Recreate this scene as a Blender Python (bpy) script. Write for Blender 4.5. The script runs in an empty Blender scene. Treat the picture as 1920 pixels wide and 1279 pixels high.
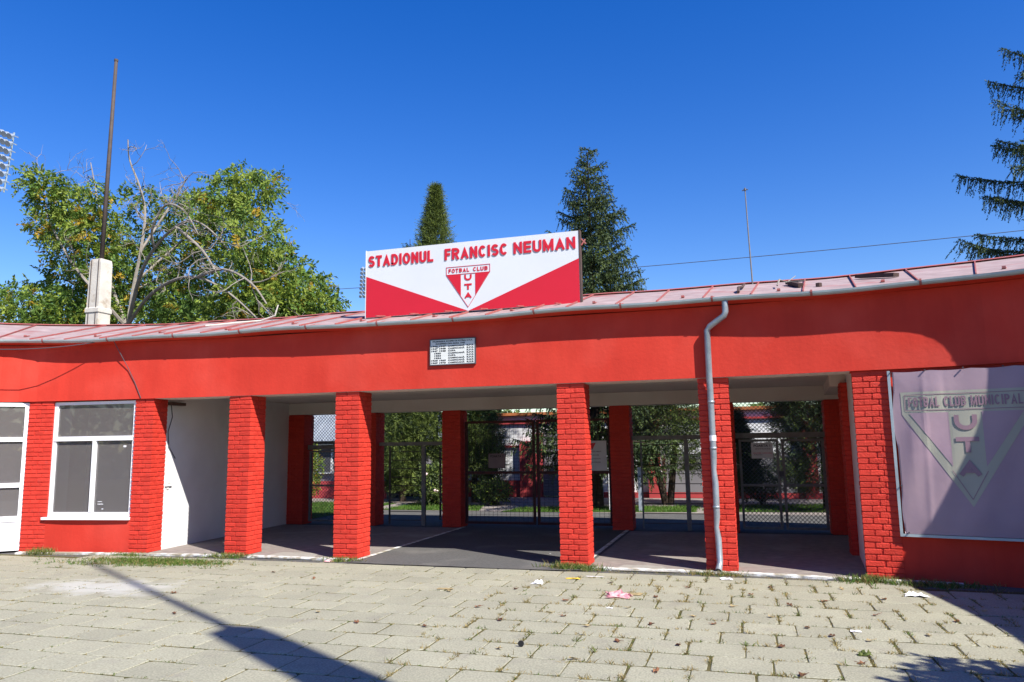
import bpy, math, random
import numpy as np
from mathutils import Vector, Matrix, Quaternion
random.seed(7); rng = np.random.default_rng(7)
R = math.radians
sc = bpy.context.scene
col = sc.collection

# ------------------------------------------------------------------ camera, sky, sun, exposure
cam_d = bpy.data.cameras.new('camera'); cam = bpy.data.objects.new('camera', cam_d); col.objects.link(cam)
cam_d.sensor_width = 36; cam_d.lens = 36 * 1400 / 1920; cam_d.clip_end = 3000; cam_d.clip_start = .05
yaw, pitch, roll = R(17), .137759, -.01474545
fw = Vector((-math.sin(yaw) * math.cos(pitch), math.cos(yaw) * math.cos(pitch), math.sin(pitch)))
x0 = Vector((math.cos(yaw), math.sin(yaw), 0)); u0 = x0.cross(fw)
rx = x0 * math.cos(roll) + u0 * math.sin(roll); up = u0 * math.cos(roll) - x0 * math.sin(roll)
m = Matrix.Identity(4)
for i in range(3): m[i][0], m[i][1], m[i][2] = rx[i], up[i], -fw[i]
m[2][3] = 1.65
cam.matrix_world = m
sc.camera = cam

SUN_AZ, SUN_EL = (.847, -.530), R(45)
wd = bpy.data.worlds.new('World'); sc.world = wd; wd.use_nodes = True
nt = wd.node_tree; nt.nodes.clear()
o_ = nt.nodes.new('ShaderNodeOutputWorld'); b_ = nt.nodes.new('ShaderNodeBackground'); s_ = nt.nodes.new('ShaderNodeTexSky')
s_.sky_type = 'NISHITA'; s_.sun_disc = False; s_.sun_elevation = SUN_EL
s_.sun_rotation = math.atan2(SUN_AZ[0], SUN_AZ[1])
s_.altitude = 100; s_.air_density = 1.15; s_.dust_density = .25; s_.ozone_density = 3.2
b_.inputs['Strength'].default_value = .102
hs_ = nt.nodes.new('ShaderNodeHueSaturation'); hs_.inputs['Saturation'].default_value = 1.42; hs_.inputs['Hue'].default_value = .521
nt.links.new(s_.outputs[0], hs_.inputs['Color']); nt.links.new(hs_.outputs[0], b_.inputs[0]); nt.links.new(b_.outputs[0], o_.inputs[0])
sun_d = bpy.data.lights.new('sun', 'SUN'); sun = bpy.data.objects.new('sun', sun_d); col.objects.link(sun)
sun_d.energy = 5.0; sun_d.angle = R(.5); sun_d.color = (1, .955, .88)
ce = math.cos(SUN_EL)
sun.rotation_euler = Vector((-SUN_AZ[0] * ce, -SUN_AZ[1] * ce, -math.sin(SUN_EL))).to_track_quat('-Z', 'Y').to_euler()
sun.location = (20, -12, 25)
sc.view_settings.view_transform = 'Standard'; sc.view_settings.look = 'None'
sc.view_settings.exposure = .85; sc.view_settings.gamma = 1
sc.render.engine = 'CYCLES'
sc.cycles.max_bounces = 8; sc.cycles.transparent_max_bounces = 16

# ------------------------------------------------------------------ materials
MATS = {}
def mat(name, c1, c2=None, scale=6., rough=.8, bump=0., bscale=60., c3=None, s3=.8, t3=(.55, .75), spec=.3, metal=0., obj_rand=0., island=0., trans=0., detail=5., streak=0.):
    """procedural principled: noise mix c1..c2, blotches of c3, per-object / per-island value shift, noise bump"""
    if name in MATS: return MATS[name]
    M = bpy.data.materials.new(name); M.use_nodes = True; t = M.node_tree; N = t.nodes; L = t.links
    p = N['Principled BSDF']; p.inputs['Roughness'].default_value = rough; p.inputs['Metallic'].default_value = metal
    p.inputs['Specular IOR Level'].default_value = spec
    geo = N.new('ShaderNodeNewGeometry')
    def noise(sv, d=detail):
        n = N.new('ShaderNodeTexNoise'); n.inputs['Scale'].default_value = sv; n.inputs['Detail'].default_value = d
        L.new(geo.outputs['Position'], n.inputs['Vector']); return n
    def mix(f, a, b):
        x = N.new('ShaderNodeMix'); x.data_type = 'RGBA'
        for k, v in ((0, f), (6, a), (7, b)):
            if hasattr(v, 'is_linked'): L.new(v, x.inputs[k])
            else: x.inputs[k].default_value = v if k == 0 else (*v, 1)
        return x.outputs[2]
    def ramp(s, a, b):
        r = N.new('ShaderNodeMapRange'); r.inputs[1].default_value = a; r.inputs[2].default_value = b
        L.new(s, r.inputs[0]); return r.outputs[0]
    cur = c1
    if c2 is not None: cur = mix(ramp(noise(scale).outputs[0], .32, .68), c1, c2)
    if c3 is not None: cur = mix(ramp(noise(s3, 8).outputs[0], *t3), cur, c3)
    if streak:
        mp = N.new('ShaderNodeVectorMath'); mp.operation = 'MULTIPLY'; mp.inputs[1].default_value = (3.2, 3.2, .7); L.new(geo.outputs['Position'], mp.inputs[0])
        sn_ = N.new('ShaderNodeTexNoise'); sn_.inputs['Scale'].default_value = 1; sn_.inputs['Detail'].default_value = 7; sn_.inputs['Roughness'].default_value = .65; L.new(mp.outputs[0], sn_.inputs['Vector'])
        gr = N.new('ShaderNodeMapRange'); gr.inputs[1].default_value = .3; gr.inputs[2].default_value = .75; gr.inputs[3].default_value = 1 + streak * .35; gr.inputs[4].default_value = 1 - streak; L.new(sn_.outputs[0], gr.inputs[0])
        mm_ = N.new('ShaderNodeMix'); mm_.data_type = 'RGBA'; mm_.blend_type = 'MULTIPLY'; mm_.inputs[0].default_value = 1
        if hasattr(cur, 'is_linked'): L.new(cur, mm_.inputs[6])
        else: mm_.inputs[6].default_value = (*cur, 1)
        L.new(gr.outputs[0], mm_.inputs[7]); cur = mm_.outputs[2]
    if obj_rand or island:
        if obj_rand: src = N.new('ShaderNodeObjectInfo').outputs['Random']
        else: src = geo.outputs['Random Per Island']
        amt = obj_rand or island
        hs = N.new('ShaderNodeHueSaturation'); r = N.new('ShaderNodeMapRange')
        r.inputs[3].default_value = 1 - amt; r.inputs[4].default_value = 1 + amt
        L.new(src, r.inputs[0]); L.new(r.outputs[0], hs.inputs['Value'])
        if hasattr(cur, 'is_linked'): L.new(cur, hs.inputs['Color'])
        else: hs.inputs['Color'].default_value = (*cur, 1)
        cur = hs.outputs[0]
    if hasattr(cur, 'is_linked'): L.new(cur, p.inputs['Base Color'])
    else: p.inputs['Base Color'].default_value = (*cur, 1)
    if bump:
        b = N.new('ShaderNodeBump'); b.inputs['Strength'].default_value = bump; b.inputs['Distance'].default_value = .01
        L.new(noise(bscale, 6).outputs[0], b.inputs['Height']); L.new(b.outputs[0], p.inputs['Normal'])
    if trans:
        out = N['Material Output']; tr = N.new('ShaderNodeBsdfTranslucent'); ms = N.new('ShaderNodeMixShader')
        ms.inputs[0].default_value = trans
        if hasattr(cur, 'is_linked'): L.new(cur, tr.inputs[0])
        else: tr.inputs[0].default_value = (*cur, 1)
        L.new(p.outputs[0], ms.inputs[1]); L.new(tr.outputs[0], ms.inputs[2]); L.new(ms.outputs[0], out.inputs[0])
    MATS[name] = M; return M

RED = (.60, .034, .024)
mat('red_plaster', (.58, .045, .027), (.53, .037, .022), 1.6, .8, .28, 20, c3=(.62, .068, .046), s3=1.0, t3=(.48, .78), streak=.13, spec=.2)
mat('red_brick', (.58, .043, .025), (.51, .034, .020), 9, .68, .7, 60, c3=(.46, .045, .033), s3=14, t3=(.62, .74), obj_rand=.10, spec=.28)
mat('red_joint', (.55, .040, .027), (.48, .032, .02), 20, .75, .5, 120)
mat('red_gloss', (.50, .02, .03), (.47, .018, .026), 2, .5)
mat('sign_red', (.55, .012, .028), (.52, .012, .026), 2, .45, spec=.4)
mat('sign_white', (.62, .645, .67), (.59, .615, .64), 1.4, .5, spec=.4)
mat('white_plaster', (.70, .70, .69), (.64, .64, .63), 2.2, .85, .3, 30, c3=(.56, .56, .55), s3=.9)
mat('soffit', (.66, .62, .57), (.60, .56, .51), 1.2, .9, .2, 25, c3=(.52, .47, .42), s3=.8)
mat('white_pvc', (.80, .80, .80), (.76, .76, .77), 3, .35, spec=.5)
mat('white_paint_kerb', (.72, .72, .70), (.45, .44, .40), 9, .85, .5, 60, c3=(.30, .27, .20), s3=6, t3=(.47, .58))
mat('roof_sheet', (.38, .29, .275), (.30, .215, .205), 4, .72, .35, 9, c3=(.34, .12, .11), s3=1.8, t3=(.55, .75), spec=.25, streak=.2)
mat('roof_red', (.34, .07, .06), (.30, .12, .11), 8, .7)
mat('zinc', (.42, .49, .51), (.34, .41, .43), 5, .45, .15, 20, metal=.2, spec=.5)
mat('zinc_pipe', (.36, .40, .43), (.27, .31, .34), 7, .42, .25, 25, metal=.45, spec=.5)
mat('asphalt', (.115, .112, .108), (.085, .083, .08), 30, .95, .6, 160, c3=(.15, .145, .135), s3=1.3, spec=.15)
mat('concrete_floor', (.27, .235, .21), (.21, .18, .165), 8, .95, .6, 120, c3=(.33, .31, .27), s3=1.1, spec=.15)
mat('concrete_pale', (.33, .31, .27), (.27, .25, .22), 8, .95, .5, 120, spec=.15)
mat('joint_soil', (.115, .100, .045), (.078, .070, .032), 14, 1, .8, 90, c3=(.075, .085, .028), s3=1.5, spec=.05)
mat('earth', (.13, .11, .08), (.09, .08, .055), 3, 1, .8, 20, spec=.05)
mat('lawn_soil', (.05, .10, .018), (.035, .07, .014), 6, 1, .8, 40, spec=.05)
mat('grey_steel', (.20, .19, .18), (.14, .13, .125), 8, .6, .1, 30, metal=.2)
mat('dark_red_steel', (.065, .014, .014), (.045, .012, .012), 10, .6)
mat('dark_wire', (.05, .035, .032), (.07, .05, .045), 20, .6)
mat('chain_wire', (.16, .16, .155), (.11, .11, .105), 20, .55, metal=.4)
mat('banner_lilac', (.385, .275, .31), (.335, .24, .285), 1.6, .6, .15, 12, c3=(.47, .32, .37), s3=1.2, spec=.35)
mat('banner_cream', (.385, .38, .305), (.345, .34, .28), 1.6, .6, spec=.35)
mat('banner_plum', (.255, .165, .20), (.295, .19, .225), 3, .6, spec=.35)
mat('plaque_white', (.68, .69, .66), (.60, .61, .58), 5, .6)
mat('black_paint', (.015, .015, .018), (.025, .025, .028), 5, .6)
mat('dark_frame', (.07, .07, .08), None, rough=.6)
mat('paper', (.60, .58, .58), (.55, .53, .53), 6, .8)
mat('board_grey', (.20, .15, .15), (.17, .125, .13), 6, .8)
mat('room_wall', (.62, .59, .56), (.56, .53, .50), 1.5, .9)
mat('room_dark', (.24, .21, .20), (.20, .175, .17), 2, .9)
mat('concrete_pillar', (.62, .58, .50), (.50, .46, .40), 3, .9, .5, 25, c3=(.33, .26, .19), s3=2.6, t3=(.56, .70))
mat('rusty_pole', (.105, .080, .070), (.075, .062, .056), 6, .75, .3, 30, metal=.3)
mat('bark_grey', (.30, .27, .23), (.20, .175, .15), 7, .95, .7, 22, spec=.1)
mat('bark_dark', (.07, .05, .038), (.045, .034, .027), 8, .95, .7, 24, spec=.1)
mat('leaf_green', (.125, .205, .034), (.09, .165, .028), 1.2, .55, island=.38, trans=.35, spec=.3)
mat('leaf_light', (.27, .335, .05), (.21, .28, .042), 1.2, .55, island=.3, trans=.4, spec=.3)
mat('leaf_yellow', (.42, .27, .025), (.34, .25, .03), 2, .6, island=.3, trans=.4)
mat('needle_dark', (.046, .072, .027), (.032, .054, .022), 1.5, .6, island=.35, trans=.15, spec=.25)
mat('needle_mid', (.085, .118, .030), (.058, .086, .024), 1.5, .6, island=.35, trans=.2, spec=.25)
mat('needle_light', (.17, .215, .045), (.125, .17, .036), 1.0, .6, island=.35, trans=.25, spec=.25)
mat('shrub_leaf', (.085, .12, .035), (.055, .085, .025), 3, .45, island=.4, trans=.25)
mat('grass_blade', (.095, .19, .022), (.065, .14, .018), 3, .6, island=.35, trans=.35)
mat('weed_green', (.085, .15, .028), (.12, .14, .035), 3, .6, island=.4, trans=.3)
mat('dry_grass', (.33, .25, .10), (.25, .20, .075), 4, .7, island=.35, trans=.3)
mat('dry_leaf', (.20, .095, .045), (.13, .055, .03), 9, .7, obj_rand=.4, trans=.15)
mat('dry_leaf_pale', (.42, .33, .17), (.34, .26, .13), 9, .7, obj_rand=.2, trans=.15)
mat('plastic_white', (.75, .75, .77), None, rough=.35)
mat('plastic_pink', (.72, .25, .30), (.80, .55, .52), 18, .35, trans=.25)
mat('plastic_yellow', (.65, .45, .06), None, rough=.4)
mat('lamp_glass', (.40, .46, .53), None, rough=.15, spec=.6, metal=.3)
mat('far_white', (.74, .75, .76), (.69, .70, .72), 1, .8)
mat('far_roof', (.38, .42, .48), (.30, .34, .40), 1.5, .5, metal=.3)
mat('far_grey', (.22, .21, .23), (.17, .165, .18), 1.5, .8)
mat('timber', (.09, .055, .045), (.06, .04, .035), 6, .9)
mat('orange_tile', (.48, .17, .06), (.40, .13, .05), 5, .8)
mat('pink_flower', (.75, .55, .55), None, rough=.6)
mat('red_wall_far', (.45, .06, .065), (.38, .05, .055), 2, .8)

def slab_material():
    M = mat('paving_concrete', (.338, .326, .240), (.292, .283, .212), 1.6, .95, .8, 95, c3=(.26, .245, .195), s3=3.0, t3=(.56, .80), obj_rand=.07, spec=.12)
    t = M.node_tree; N = t.nodes; L = t.links; p = N['Principled BSDF']
    src = p.inputs['Base Color'].links[0].from_socket
    geo = N.new('ShaderNodeNewGeometry')
    # fine aggregate speckle
    n = N.new('ShaderNodeTexNoise'); n.inputs['Scale'].default_value = 60; n.inputs['Detail'].default_value = 5
    L.new(geo.outputs['Position'], n.inputs['Vector'])
    r = N.new('ShaderNodeMapRange'); r.inputs[1].default_value = .35; r.inputs[2].default_value = .65; r.inputs[3].default_value = .80; r.inputs[4].default_value = 1.17
    L.new(n.outputs[0], r.inputs[0])
    mu = N.new('ShaderNodeMix'); mu.data_type = 'RGBA'; mu.blend_type = 'MULTIPLY'; mu.inputs[0].default_value = 1
    L.new(src, mu.inputs[6]); L.new(r.outputs[0], mu.inputs[7])
    # spilt whitewash on a few slabs near the ticket window
    mp = N.new('ShaderNodeVectorMath'); mp.operation = 'SUBTRACT'; mp.inputs[1].default_value = (-7.55, 7.55, 0)
    L.new(geo.outputs['Position'], mp.inputs[0])
    sv = N.new('ShaderNodeVectorMath'); sv.operation = 'MULTIPLY'; sv.inputs[1].default_value = (.85, 1.7, 1); L.new(mp.outputs[0], sv.inputs[0])
    ln = N.new('ShaderNodeVectorMath'); ln.operation = 'LENGTH'; L.new(sv.outputs[0], ln.inputs[0])
    n2 = N.new('ShaderNodeTexNoise'); n2.inputs['Scale'].default_value = 3; n2.inputs['Detail'].default_value = 6; L.new(geo.outputs['Position'], n2.inputs['Vector'])
    ad = N.new('ShaderNodeMath'); ad.operation = 'MULTIPLY_ADD'; ad.inputs[1].default_value = 1.6; L.new(n2.outputs[0], ad.inputs[0]); L.new(ln.outputs['Value'], ad.inputs[2])
    rr = N.new('ShaderNodeMapRange'); rr.inputs[1].default_value = 1.25; rr.inputs[2].default_value = 1.75; rr.inputs[3].default_value = .5; rr.inputs[4].default_value = 0
    L.new(ad.outputs[0], rr.inputs[0])
    mw = N.new('ShaderNodeMix'); mw.data_type = 'RGBA'; mw.inputs[7].default_value = (.52, .52, .50, 1)
    L.new(rr.outputs[0], mw.inputs[0]); L.new(mu.outputs[2], mw.inputs[6]); L.new(mw.outputs[2], p.inputs['Base Color'])
slab_material()

def glass_material():
    M = bpy.data.materials.new('window_glass'); M.use_nodes = True; t = M.node_tree; N = t.nodes; L = t.links; N.clear()
    o = N.new('ShaderNodeOutputMaterial'); tr = N.new('ShaderNodeBsdfTransparent'); gl = N.new('ShaderNodeBsdfGlossy'); gl.inputs['Roughness'].default_value = .015
    tr.inputs[0].default_value = (.86, .88, .88, 1)
    fr = N.new('ShaderNodeFresnel'); fr.inputs[0].default_value = 1.5
    sc_ = N.new('ShaderNodeMath'); sc_.operation = 'MULTIPLY_ADD'; sc_.inputs[1].default_value = 1.5; sc_.inputs[2].default_value = .03; L.new(fr.outputs[0], sc_.inputs[0])
    mx = N.new('ShaderNodeMixShader'); L.new(sc_.outputs[0], mx.inputs[0]); L.new(tr.outputs[0], mx.inputs[1]); L.new(gl.outputs[0], mx.inputs[2]); df = N.new('ShaderNodeBsdfDiffuse'); df.inputs[0].default_value = (.52, .47, .455, 1); m2 = N.new('ShaderNodeMixShader'); m2.inputs[0].default_value = .19   # dust, plus hazy reflection and room brightness put into the pane colour
    L.new(mx.outputs[0], m2.inputs[1]); L.new(df.outputs[0], m2.inputs[2]); L.new(m2.outputs[0], o.inputs[0])
    MATS['window_glass'] = M
glass_material()

# ------------------------------------------------------------------ mesh helpers
def make_mesh(name, V, F, mats, midx=None, smooth=False):
    V = np.asarray(V, dtype=np.float32).reshape(-1, 3)
    me = bpy.data.meshes.new(name)
    if isinstance(F, np.ndarray):
        n, k = F.shape; loops = F.ravel(); start = np.arange(n) * k; tot = np.full(n, k)
    else:
        tot = np.array([len(f) for f in F]); loops = np.fromiter((i for f in F for i in f), dtype=np.int32)
        start = np.concatenate(([0], np.cumsum(tot)[:-1])); n = len(F)
    me.vertices.add(len(V)); me.vertices.foreach_set('co', V.ravel())
    me.loops.add(len(loops)); me.loops.foreach_set('vertex_index', loops.astype(np.int32))
    me.polygons.add(n); me.polygons.foreach_set('loop_start', start.astype(np.int32)); me.polygons.foreach_set('loop_total', tot.astype(np.int32))
    for x in (mats if isinstance(mats, (list, tuple)) else [mats]): me.materials.append(MATS[x])
    if midx is not None: me.polygons.foreach_set('material_index', np.asarray(midx, dtype=np.int32))
    me.polygons.foreach_set('use_smooth', np.full(n, bool(smooth)))
    me.update(calc_edges=True); me.validate()
    return me
def link(name, me, parent=None, loc=None, rot=None, world=True):
    o = bpy.data.objects.new(name, me); col.objects.link(o)
    if loc is not None: o.location = loc
    if rot is not None: o.rotation_euler = rot
    if parent is not None:
        o.parent = parent
        if world:
            pm = Matrix.Translation(parent.location) @ parent.rotation_euler.to_matrix().to_4x4()
            q = parent.parent
            while q is not None:
                pm = (Matrix.Translation(q.location) @ q.rotation_euler.to_matrix().to_4x4()) @ parent.matrix_parent_inverse @ pm if q is parent.parent else pm
                q = None
            o.matrix_parent_inverse = pm.inverted()
    return o
def tag(o, label=None, cat=None, group=None, kind=None):
    for k, v in (('label', label), ('category', cat), ('group', group), ('kind', kind)):
        if v: o[k] = v
    return o
def empty(name, loc, label, cat, group=None):
    o = bpy.data.objects.new(name, None); col.objects.link(o); o.location = loc; o.empty_display_size = .2
    return tag(o, label, cat, group)

class MB:
    def __init__(s): s.v = []; s.f = []; s.m = []
    def add(s, V, F, mi=0):
        b = len(s.v); s.v += [tuple(p) for p in V]; s.f += [tuple(i + b for i in f) for f in F]; s.m += [mi] * len(F); return s
    def box(s, x0, x1, y0, y1, z0, z1, mi=0):
        return s.hexa([(x0, y0), (x1, y0), (x1, y1), (x0, y1)], z0, z1, mi)
    def hexa(s, pl, z0, z1, mi=0):
        n = len(pl); V = [(p[0], p[1], z0) for p in pl] + [(p[0], p[1], z1) for p in pl]
        F = [tuple(range(n))[::-1], tuple(range(n, 2 * n))] + [(i, (i + 1) % n, (i + 1) % n + n, i + n) for i in range(n)]
        return s.add(V, F, mi)
    def obox(s, o, ex, ey, ez, mi=0):
        o, ex, ey, ez = map(Vector, (o, ex, ey, ez))
        V = [o, o + ex, o + ex + ey, o + ey, o + ez, o + ex + ez, o + ex + ey + ez, o + ey + ez]
        return s.add(V, [(3, 2, 1, 0), (4, 5, 6, 7), (0, 1, 5, 4), (1, 2, 6, 5), (2, 3, 7, 6), (3, 0, 4, 7)], mi)
    def bar(s, a, b, w, h=None, mi=0):
        a, b = Vector(a), Vector(b); d = (b - a).normalized(); h = h or w
        q = d.cross(Vector((0, 0, 1)))
        if q.length < 1e-4: q = Vector((1, 0, 0))
        q.normalize(); r = q.cross(d).normalized()
        return s.obox(a - q * w / 2 - r * h / 2, q * w, (b - a), r * h, mi)
    def tube(s, pts, rad, n=6, mi=0, cap=True):
        pts = [Vector(p) for p in pts]; rad = rad if hasattr(rad, '__len__') else [rad] * len(pts)
        V = []; prev = None
        for i, p in enumerate(pts):
            d = (pts[min(i + 1, len(pts) - 1)] - pts[max(i - 1, 0)]).normalized()
            if prev is None:
                q = d.cross(Vector((0, 0, 1)));  q = q if q.length > 1e-3 else Vector((1, 0, 0))
            else: q = prev - d * prev.dot(d)
            q.normalize(); prev = q; r = d.cross(q)
            for k in range(n):
                a = 2 * math.pi * k / n; V.append(p + (q * math.cos(a) + r * math.sin(a)) * rad[i])
        F = [(i * n + k, i * n + (k + 1) % n, (i + 1) * n + (k + 1) % n, (i + 1) * n + k) for i in range(len(pts) - 1) for k in range(n)]
        if cap: F += [tuple(range(n))[::-1], tuple(range((len(pts) - 1) * n, len(pts) * n))]
        return s.add(V, F, mi)
    def build(s, name, mats, parent=None, smooth=False):
        return link(name, make_mesh(name, s.v, s.f, mats, s.m, smooth), parent)

def text_geo(s, bold=.0, extrude=0.):
    cu = bpy.data.curves.new('t', 'FONT'); cu.body = s; cu.size = 1; cu.offset = bold; cu.extrude = extrude; cu.resolution_u = 3
    ob = bpy.data.objects.new('t', cu); col.objects.link(ob)
    dg = bpy.context.evaluated_depsgraph_get(); dg.update()
    me = bpy.data.meshes.new_from_object(ob.evaluated_get(dg))
    V = np.array([v.co[:] for v in me.vertices]); F = [tuple(p.vertices) for p in me.polygons]
    bpy.data.objects.remove(ob); bpy.data.meshes.remove(me); bpy.data.curves.remove(cu)
    return V, F
def text_on(mb, s, o, ex, en, x, z, W, H, bold=.0, depth=.003, mi=0, warp=None):
    """write s into the box x..x+W, z..z+H of the plane (o, ex, up) whose outward normal is en"""
    V, F = text_geo(s, bold, .5)
    a, b = V.min(0), V.max(0)
    U = (V - a) / np.maximum(b - a, 1e-6)
    o, ex, en = map(Vector, (o, ex, en))
    P = []
    for u in U:
        p = o + ex * (x + u[0] * W) + Vector((0, 0, z + u[1] * H)) + en * (u[2] * depth)
        if warp: p = p + en * warp(x + u[0] * W, z + u[1] * H)
        P.append(p)
    mb.add(P, F, mi)

# bold sans lettering built from mitred strokes
def _arc(cx, cy, rx_, ry_, a0, a1, n=9): return [(cx + rx_ * math.cos(R(a0 + (a1 - a0) * i / n)), cy + ry_ * math.sin(R(a0 + (a1 - a0) * i / n))) for i in range(n + 1)]
GLYPH_W = dict(S=.66, T=.62, A=.76, D=.70, I=.24, O=.76, N=.70, U=.69, L=.58, F=.58, R=.72, C=.71, E=.62, M=.84, B=.70, P=.66)
def glyph(ch, w, h, t):
    """strokes (centre lines) of a capital in the box 0..w, 0..h for the stroke width t"""
    q = t / 2; l, r_, b, u, m_ = q, w - q, q, h - q, h / 2; cx = w / 2
    v = (u - m_) / 2; e = (m_ - b) / 2
    if ch == 'I': return [[(cx, 0), (cx, h)]]
    if ch == 'L': return [[(l, h), (l, b), (w, b)]]
    if ch == 'T': return [[(0, u), (w, u)], [(cx, u - q), (cx, 0)]]
    if ch == 'E': return [[(w, u), (l, u), (l, b), (w, b)], [(l + q, m_), (w * .94, m_)]]
    if ch == 'F': return [[(w, u), (l, u), (l, 0)], [(l + q, m_), (w * .92, m_)]]
    if ch == 'N': return [[(l, 0), (l, h)], [(r_, 0), (r_, h)], [(l, h - q), (r_, q)]]
    if ch == 'M': return [[(l, 0), (l, h)], [(r_, 0), (r_, h)], [(l, h - q), (cx, t * .85), (r_, h - q)]]
    if ch == 'A': return [[(q * .9, 0), (cx, h - t * .85), (w - q * .9, 0)], [(w * .27, h * .30), (w * .73, h * .30)]]
    if ch == 'U': return [[(l, h)] + _arc(cx, b + (r_ - l) / 2 * .9, (r_ - l) / 2, (r_ - l) / 2 * .9, 180, 360, 12) + [(r_, h)]]
    if ch == 'O': return [_arc(cx, m_, (r_ - l) / 2, (u - b) / 2, 90, 450, 24)]
    if ch == 'C': return [_arc(cx, m_, (r_ - l) / 2, (u - b) / 2, 42, 318, 20)]
    if ch == 'D': return [[(l, b), (l, u), (w * .42, u)] + _arc(w * .42, m_, r_ - w * .42, (u - b) / 2, 85, -85, 12) + [(w * .42, b), (l - q, b)]]
    if ch == 'S': return [_arc(cx, m_ + v, (r_ - l) / 2, v, 25, 180, 9) + _arc(cx, m_ + v, (r_ - l) / 2, v, 200, 265, 4) + _arc(cx, b + e, (r_ - l) / 2, e, 85, 0, 5) + _arc(cx, b + e, (r_ - l) / 2, e, -20, -155, 9)]
    bowl = [(l, u), (w * .5, u)] + _arc(w * .5, m_ + v, r_ - w * .5, v, 80, -80, 9) + [(w * .5, m_), (l, m_)]
    if ch == 'P': return [[(l, 0), (l, h)], bowl]
    if ch == 'R': return [[(l, 0), (l, h)], bowl, [(w * .48, m_), (w - q, 0)]]
    if ch == 'B': return [[(l, 0), (l, h)], bowl, [(l, m_), (w * .5, m_)] + _arc(w * .5, b + e, r_ - w * .5, e, 80, -80, 9) + [(w * .5, b), (l, b)]]
    return []
def stroke_text(mb, s, o, ex, en, x, z, W, H, t, depth=.004, mi=0, warp=None, space=.13):
    o, ex, en = map(Vector, (o, ex, en)); tot = sum(GLYPH_W.get(c, .35) for c in s) + space * (len(s) - 1); k = W / tot; px = x; ly = 0
    for c in s:
        gw = GLYPH_W.get(c, .35) * k
        for path_ in glyph(c, gw, H, t):
            P = [np.array(p, float) for p in path_]
            P = [p for i, p in enumerate(P) if i == 0 or np.linalg.norm(p - P[i - 1]) > 1e-6]
            closed = np.linalg.norm(P[0] - P[-1]) < 1e-4; n = len(P); Lf = []; Rt = []
            for i in range(n):
                a = P[i] - P[i - 1] if i > 0 else (P[0] - P[-2] if closed else P[1] - P[0]); b_ = P[i + 1] - P[i] if i < n - 1 else (P[1] - P[0] if closed else P[-1] - P[-2])
                a = a / np.linalg.norm(a); b_ = b_ / np.linalg.norm(b_); tt = a + b_; ln = np.linalg.norm(tt); tt = tt / ln if ln > .15 else b_
                nn = np.array([-tt[1], tt[0]]); d = t / 2 / max(.45, abs(nn @ np.array([-b_[1], b_[0]]))); Lf.append(P[i] + nn * d); Rt.append(P[i] - nn * d)
            dd = depth + .0004 * (ly % 5); ly += 1; V = []
            for p in Lf + Rt:
                for e in (dd, 0): V.append(o + ex * (px + float(p[0])) + Vector((0, 0, z + float(p[1]))) + en * (e + (warp(px + float(p[0]), z + float(p[1])) if warp else 0)))
            F = []
            for i in range(n - 1):
                a, b_, c_, d_ = 2 * i, 2 * i + 2, 2 * (n + i) + 2, 2 * (n + i)
                F += [(a, d_, c_, b_), (a, b_, b_ + 1, a + 1), (d_, d_ + 1, c_ + 1, c_)]
            F += [(0, 1, 2 * n + 1, 2 * n), (2 * n - 2, 4 * n - 2, 4 * n - 1, 2 * n - 1)]
            mb.add(V, F, mi)
        px += gw + space * k

# ------------------------------------------------------------------ plan of the front: a concave bracket about AX
AX = -4.03
half = [(0, 10.22), (2, 10.22), (3.7, 10.215), (5.5, 10.05), (7.1, 9.85), (7.8, 9.66), (8.36, 9.26), (8.72, 8.72), (8.94, 8.1), (9.07, 7), (9.11, 5.6), (9.11, 4.3)]
half_r = [(0, 10.22), (2, 10.22), (3.7, 10.215), (5.5, 10.05), (6.4, 9.93), (6.98, 9.78), (7.54, 9.525), (7.92, 9.30), (8.39, 8.89), (8.87, 8.14), (9.15, 6.9), (9.29, 5.75), (9.32, 4.6)]
ctrl = [(AX - d, y) for d, y in reversed(half)] + [(AX + d, y) for d, y in half_r[1:]]
def catmull(P, n=6):
    out = []
    for i in range(len(P) - 1):
        p0, p1, p2, p3 = P[max(i - 1, 0)], P[i], P[i + 1], P[min(i + 2, len(P) - 1)]
        for k in range(n):
            t = k / n
            out.append(tuple(.5 * ((2 * p1[j]) + (-p0[j] + p2[j]) * t + (2 * p0[j] - 5 * p1[j] + 4 * p2[j] - p3[j]) * t * t + (-p0[j] + 3 * p1[j] - 3 * p2[j] + p3[j]) * t ** 3) for j in range(len(P[0]))))
    return out + [tuple(P[-1])]
path = [Vector(p) for p in catmull(ctrl)]
path = [p for p in path if not (p.x < -4 and p.y < 7.6)]      # left wing cut short so the window does not reflect its red wall
seg = [0.]
for a, b in zip(path, path[1:]): seg.append(seg[-1] + (b - a).length)
STOT = seg[-1]
def at(s):
    s = min(max(s, 0), STOT - 1e-6)
    i = max(k for k in range(len(seg)) if seg[k] <= s); i = min(i, len(path) - 2)
    f = (s - seg[i]) / (seg[i + 1] - seg[i]); p = path[i].lerp(path[i + 1], f)
    a = path[max(i - 1, 0)]; b = path[min(i + 2, len(path) - 1)]; t = (b - a).normalized()
    return p, t, Vector((t.y, -t.x))
def s_of_x(X):
    lo, hi = 0., STOT
    for _ in range(50):
        md = (lo + hi) / 2
        if at(md)[0].x < X: lo = md
        else: hi = md
    return lo
def wp(X, off=0., z=0.):
    p, t, n = at(s_of_x(X)); return Vector((p.x + n.x * off, p.y + n.y * off, z))
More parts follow.
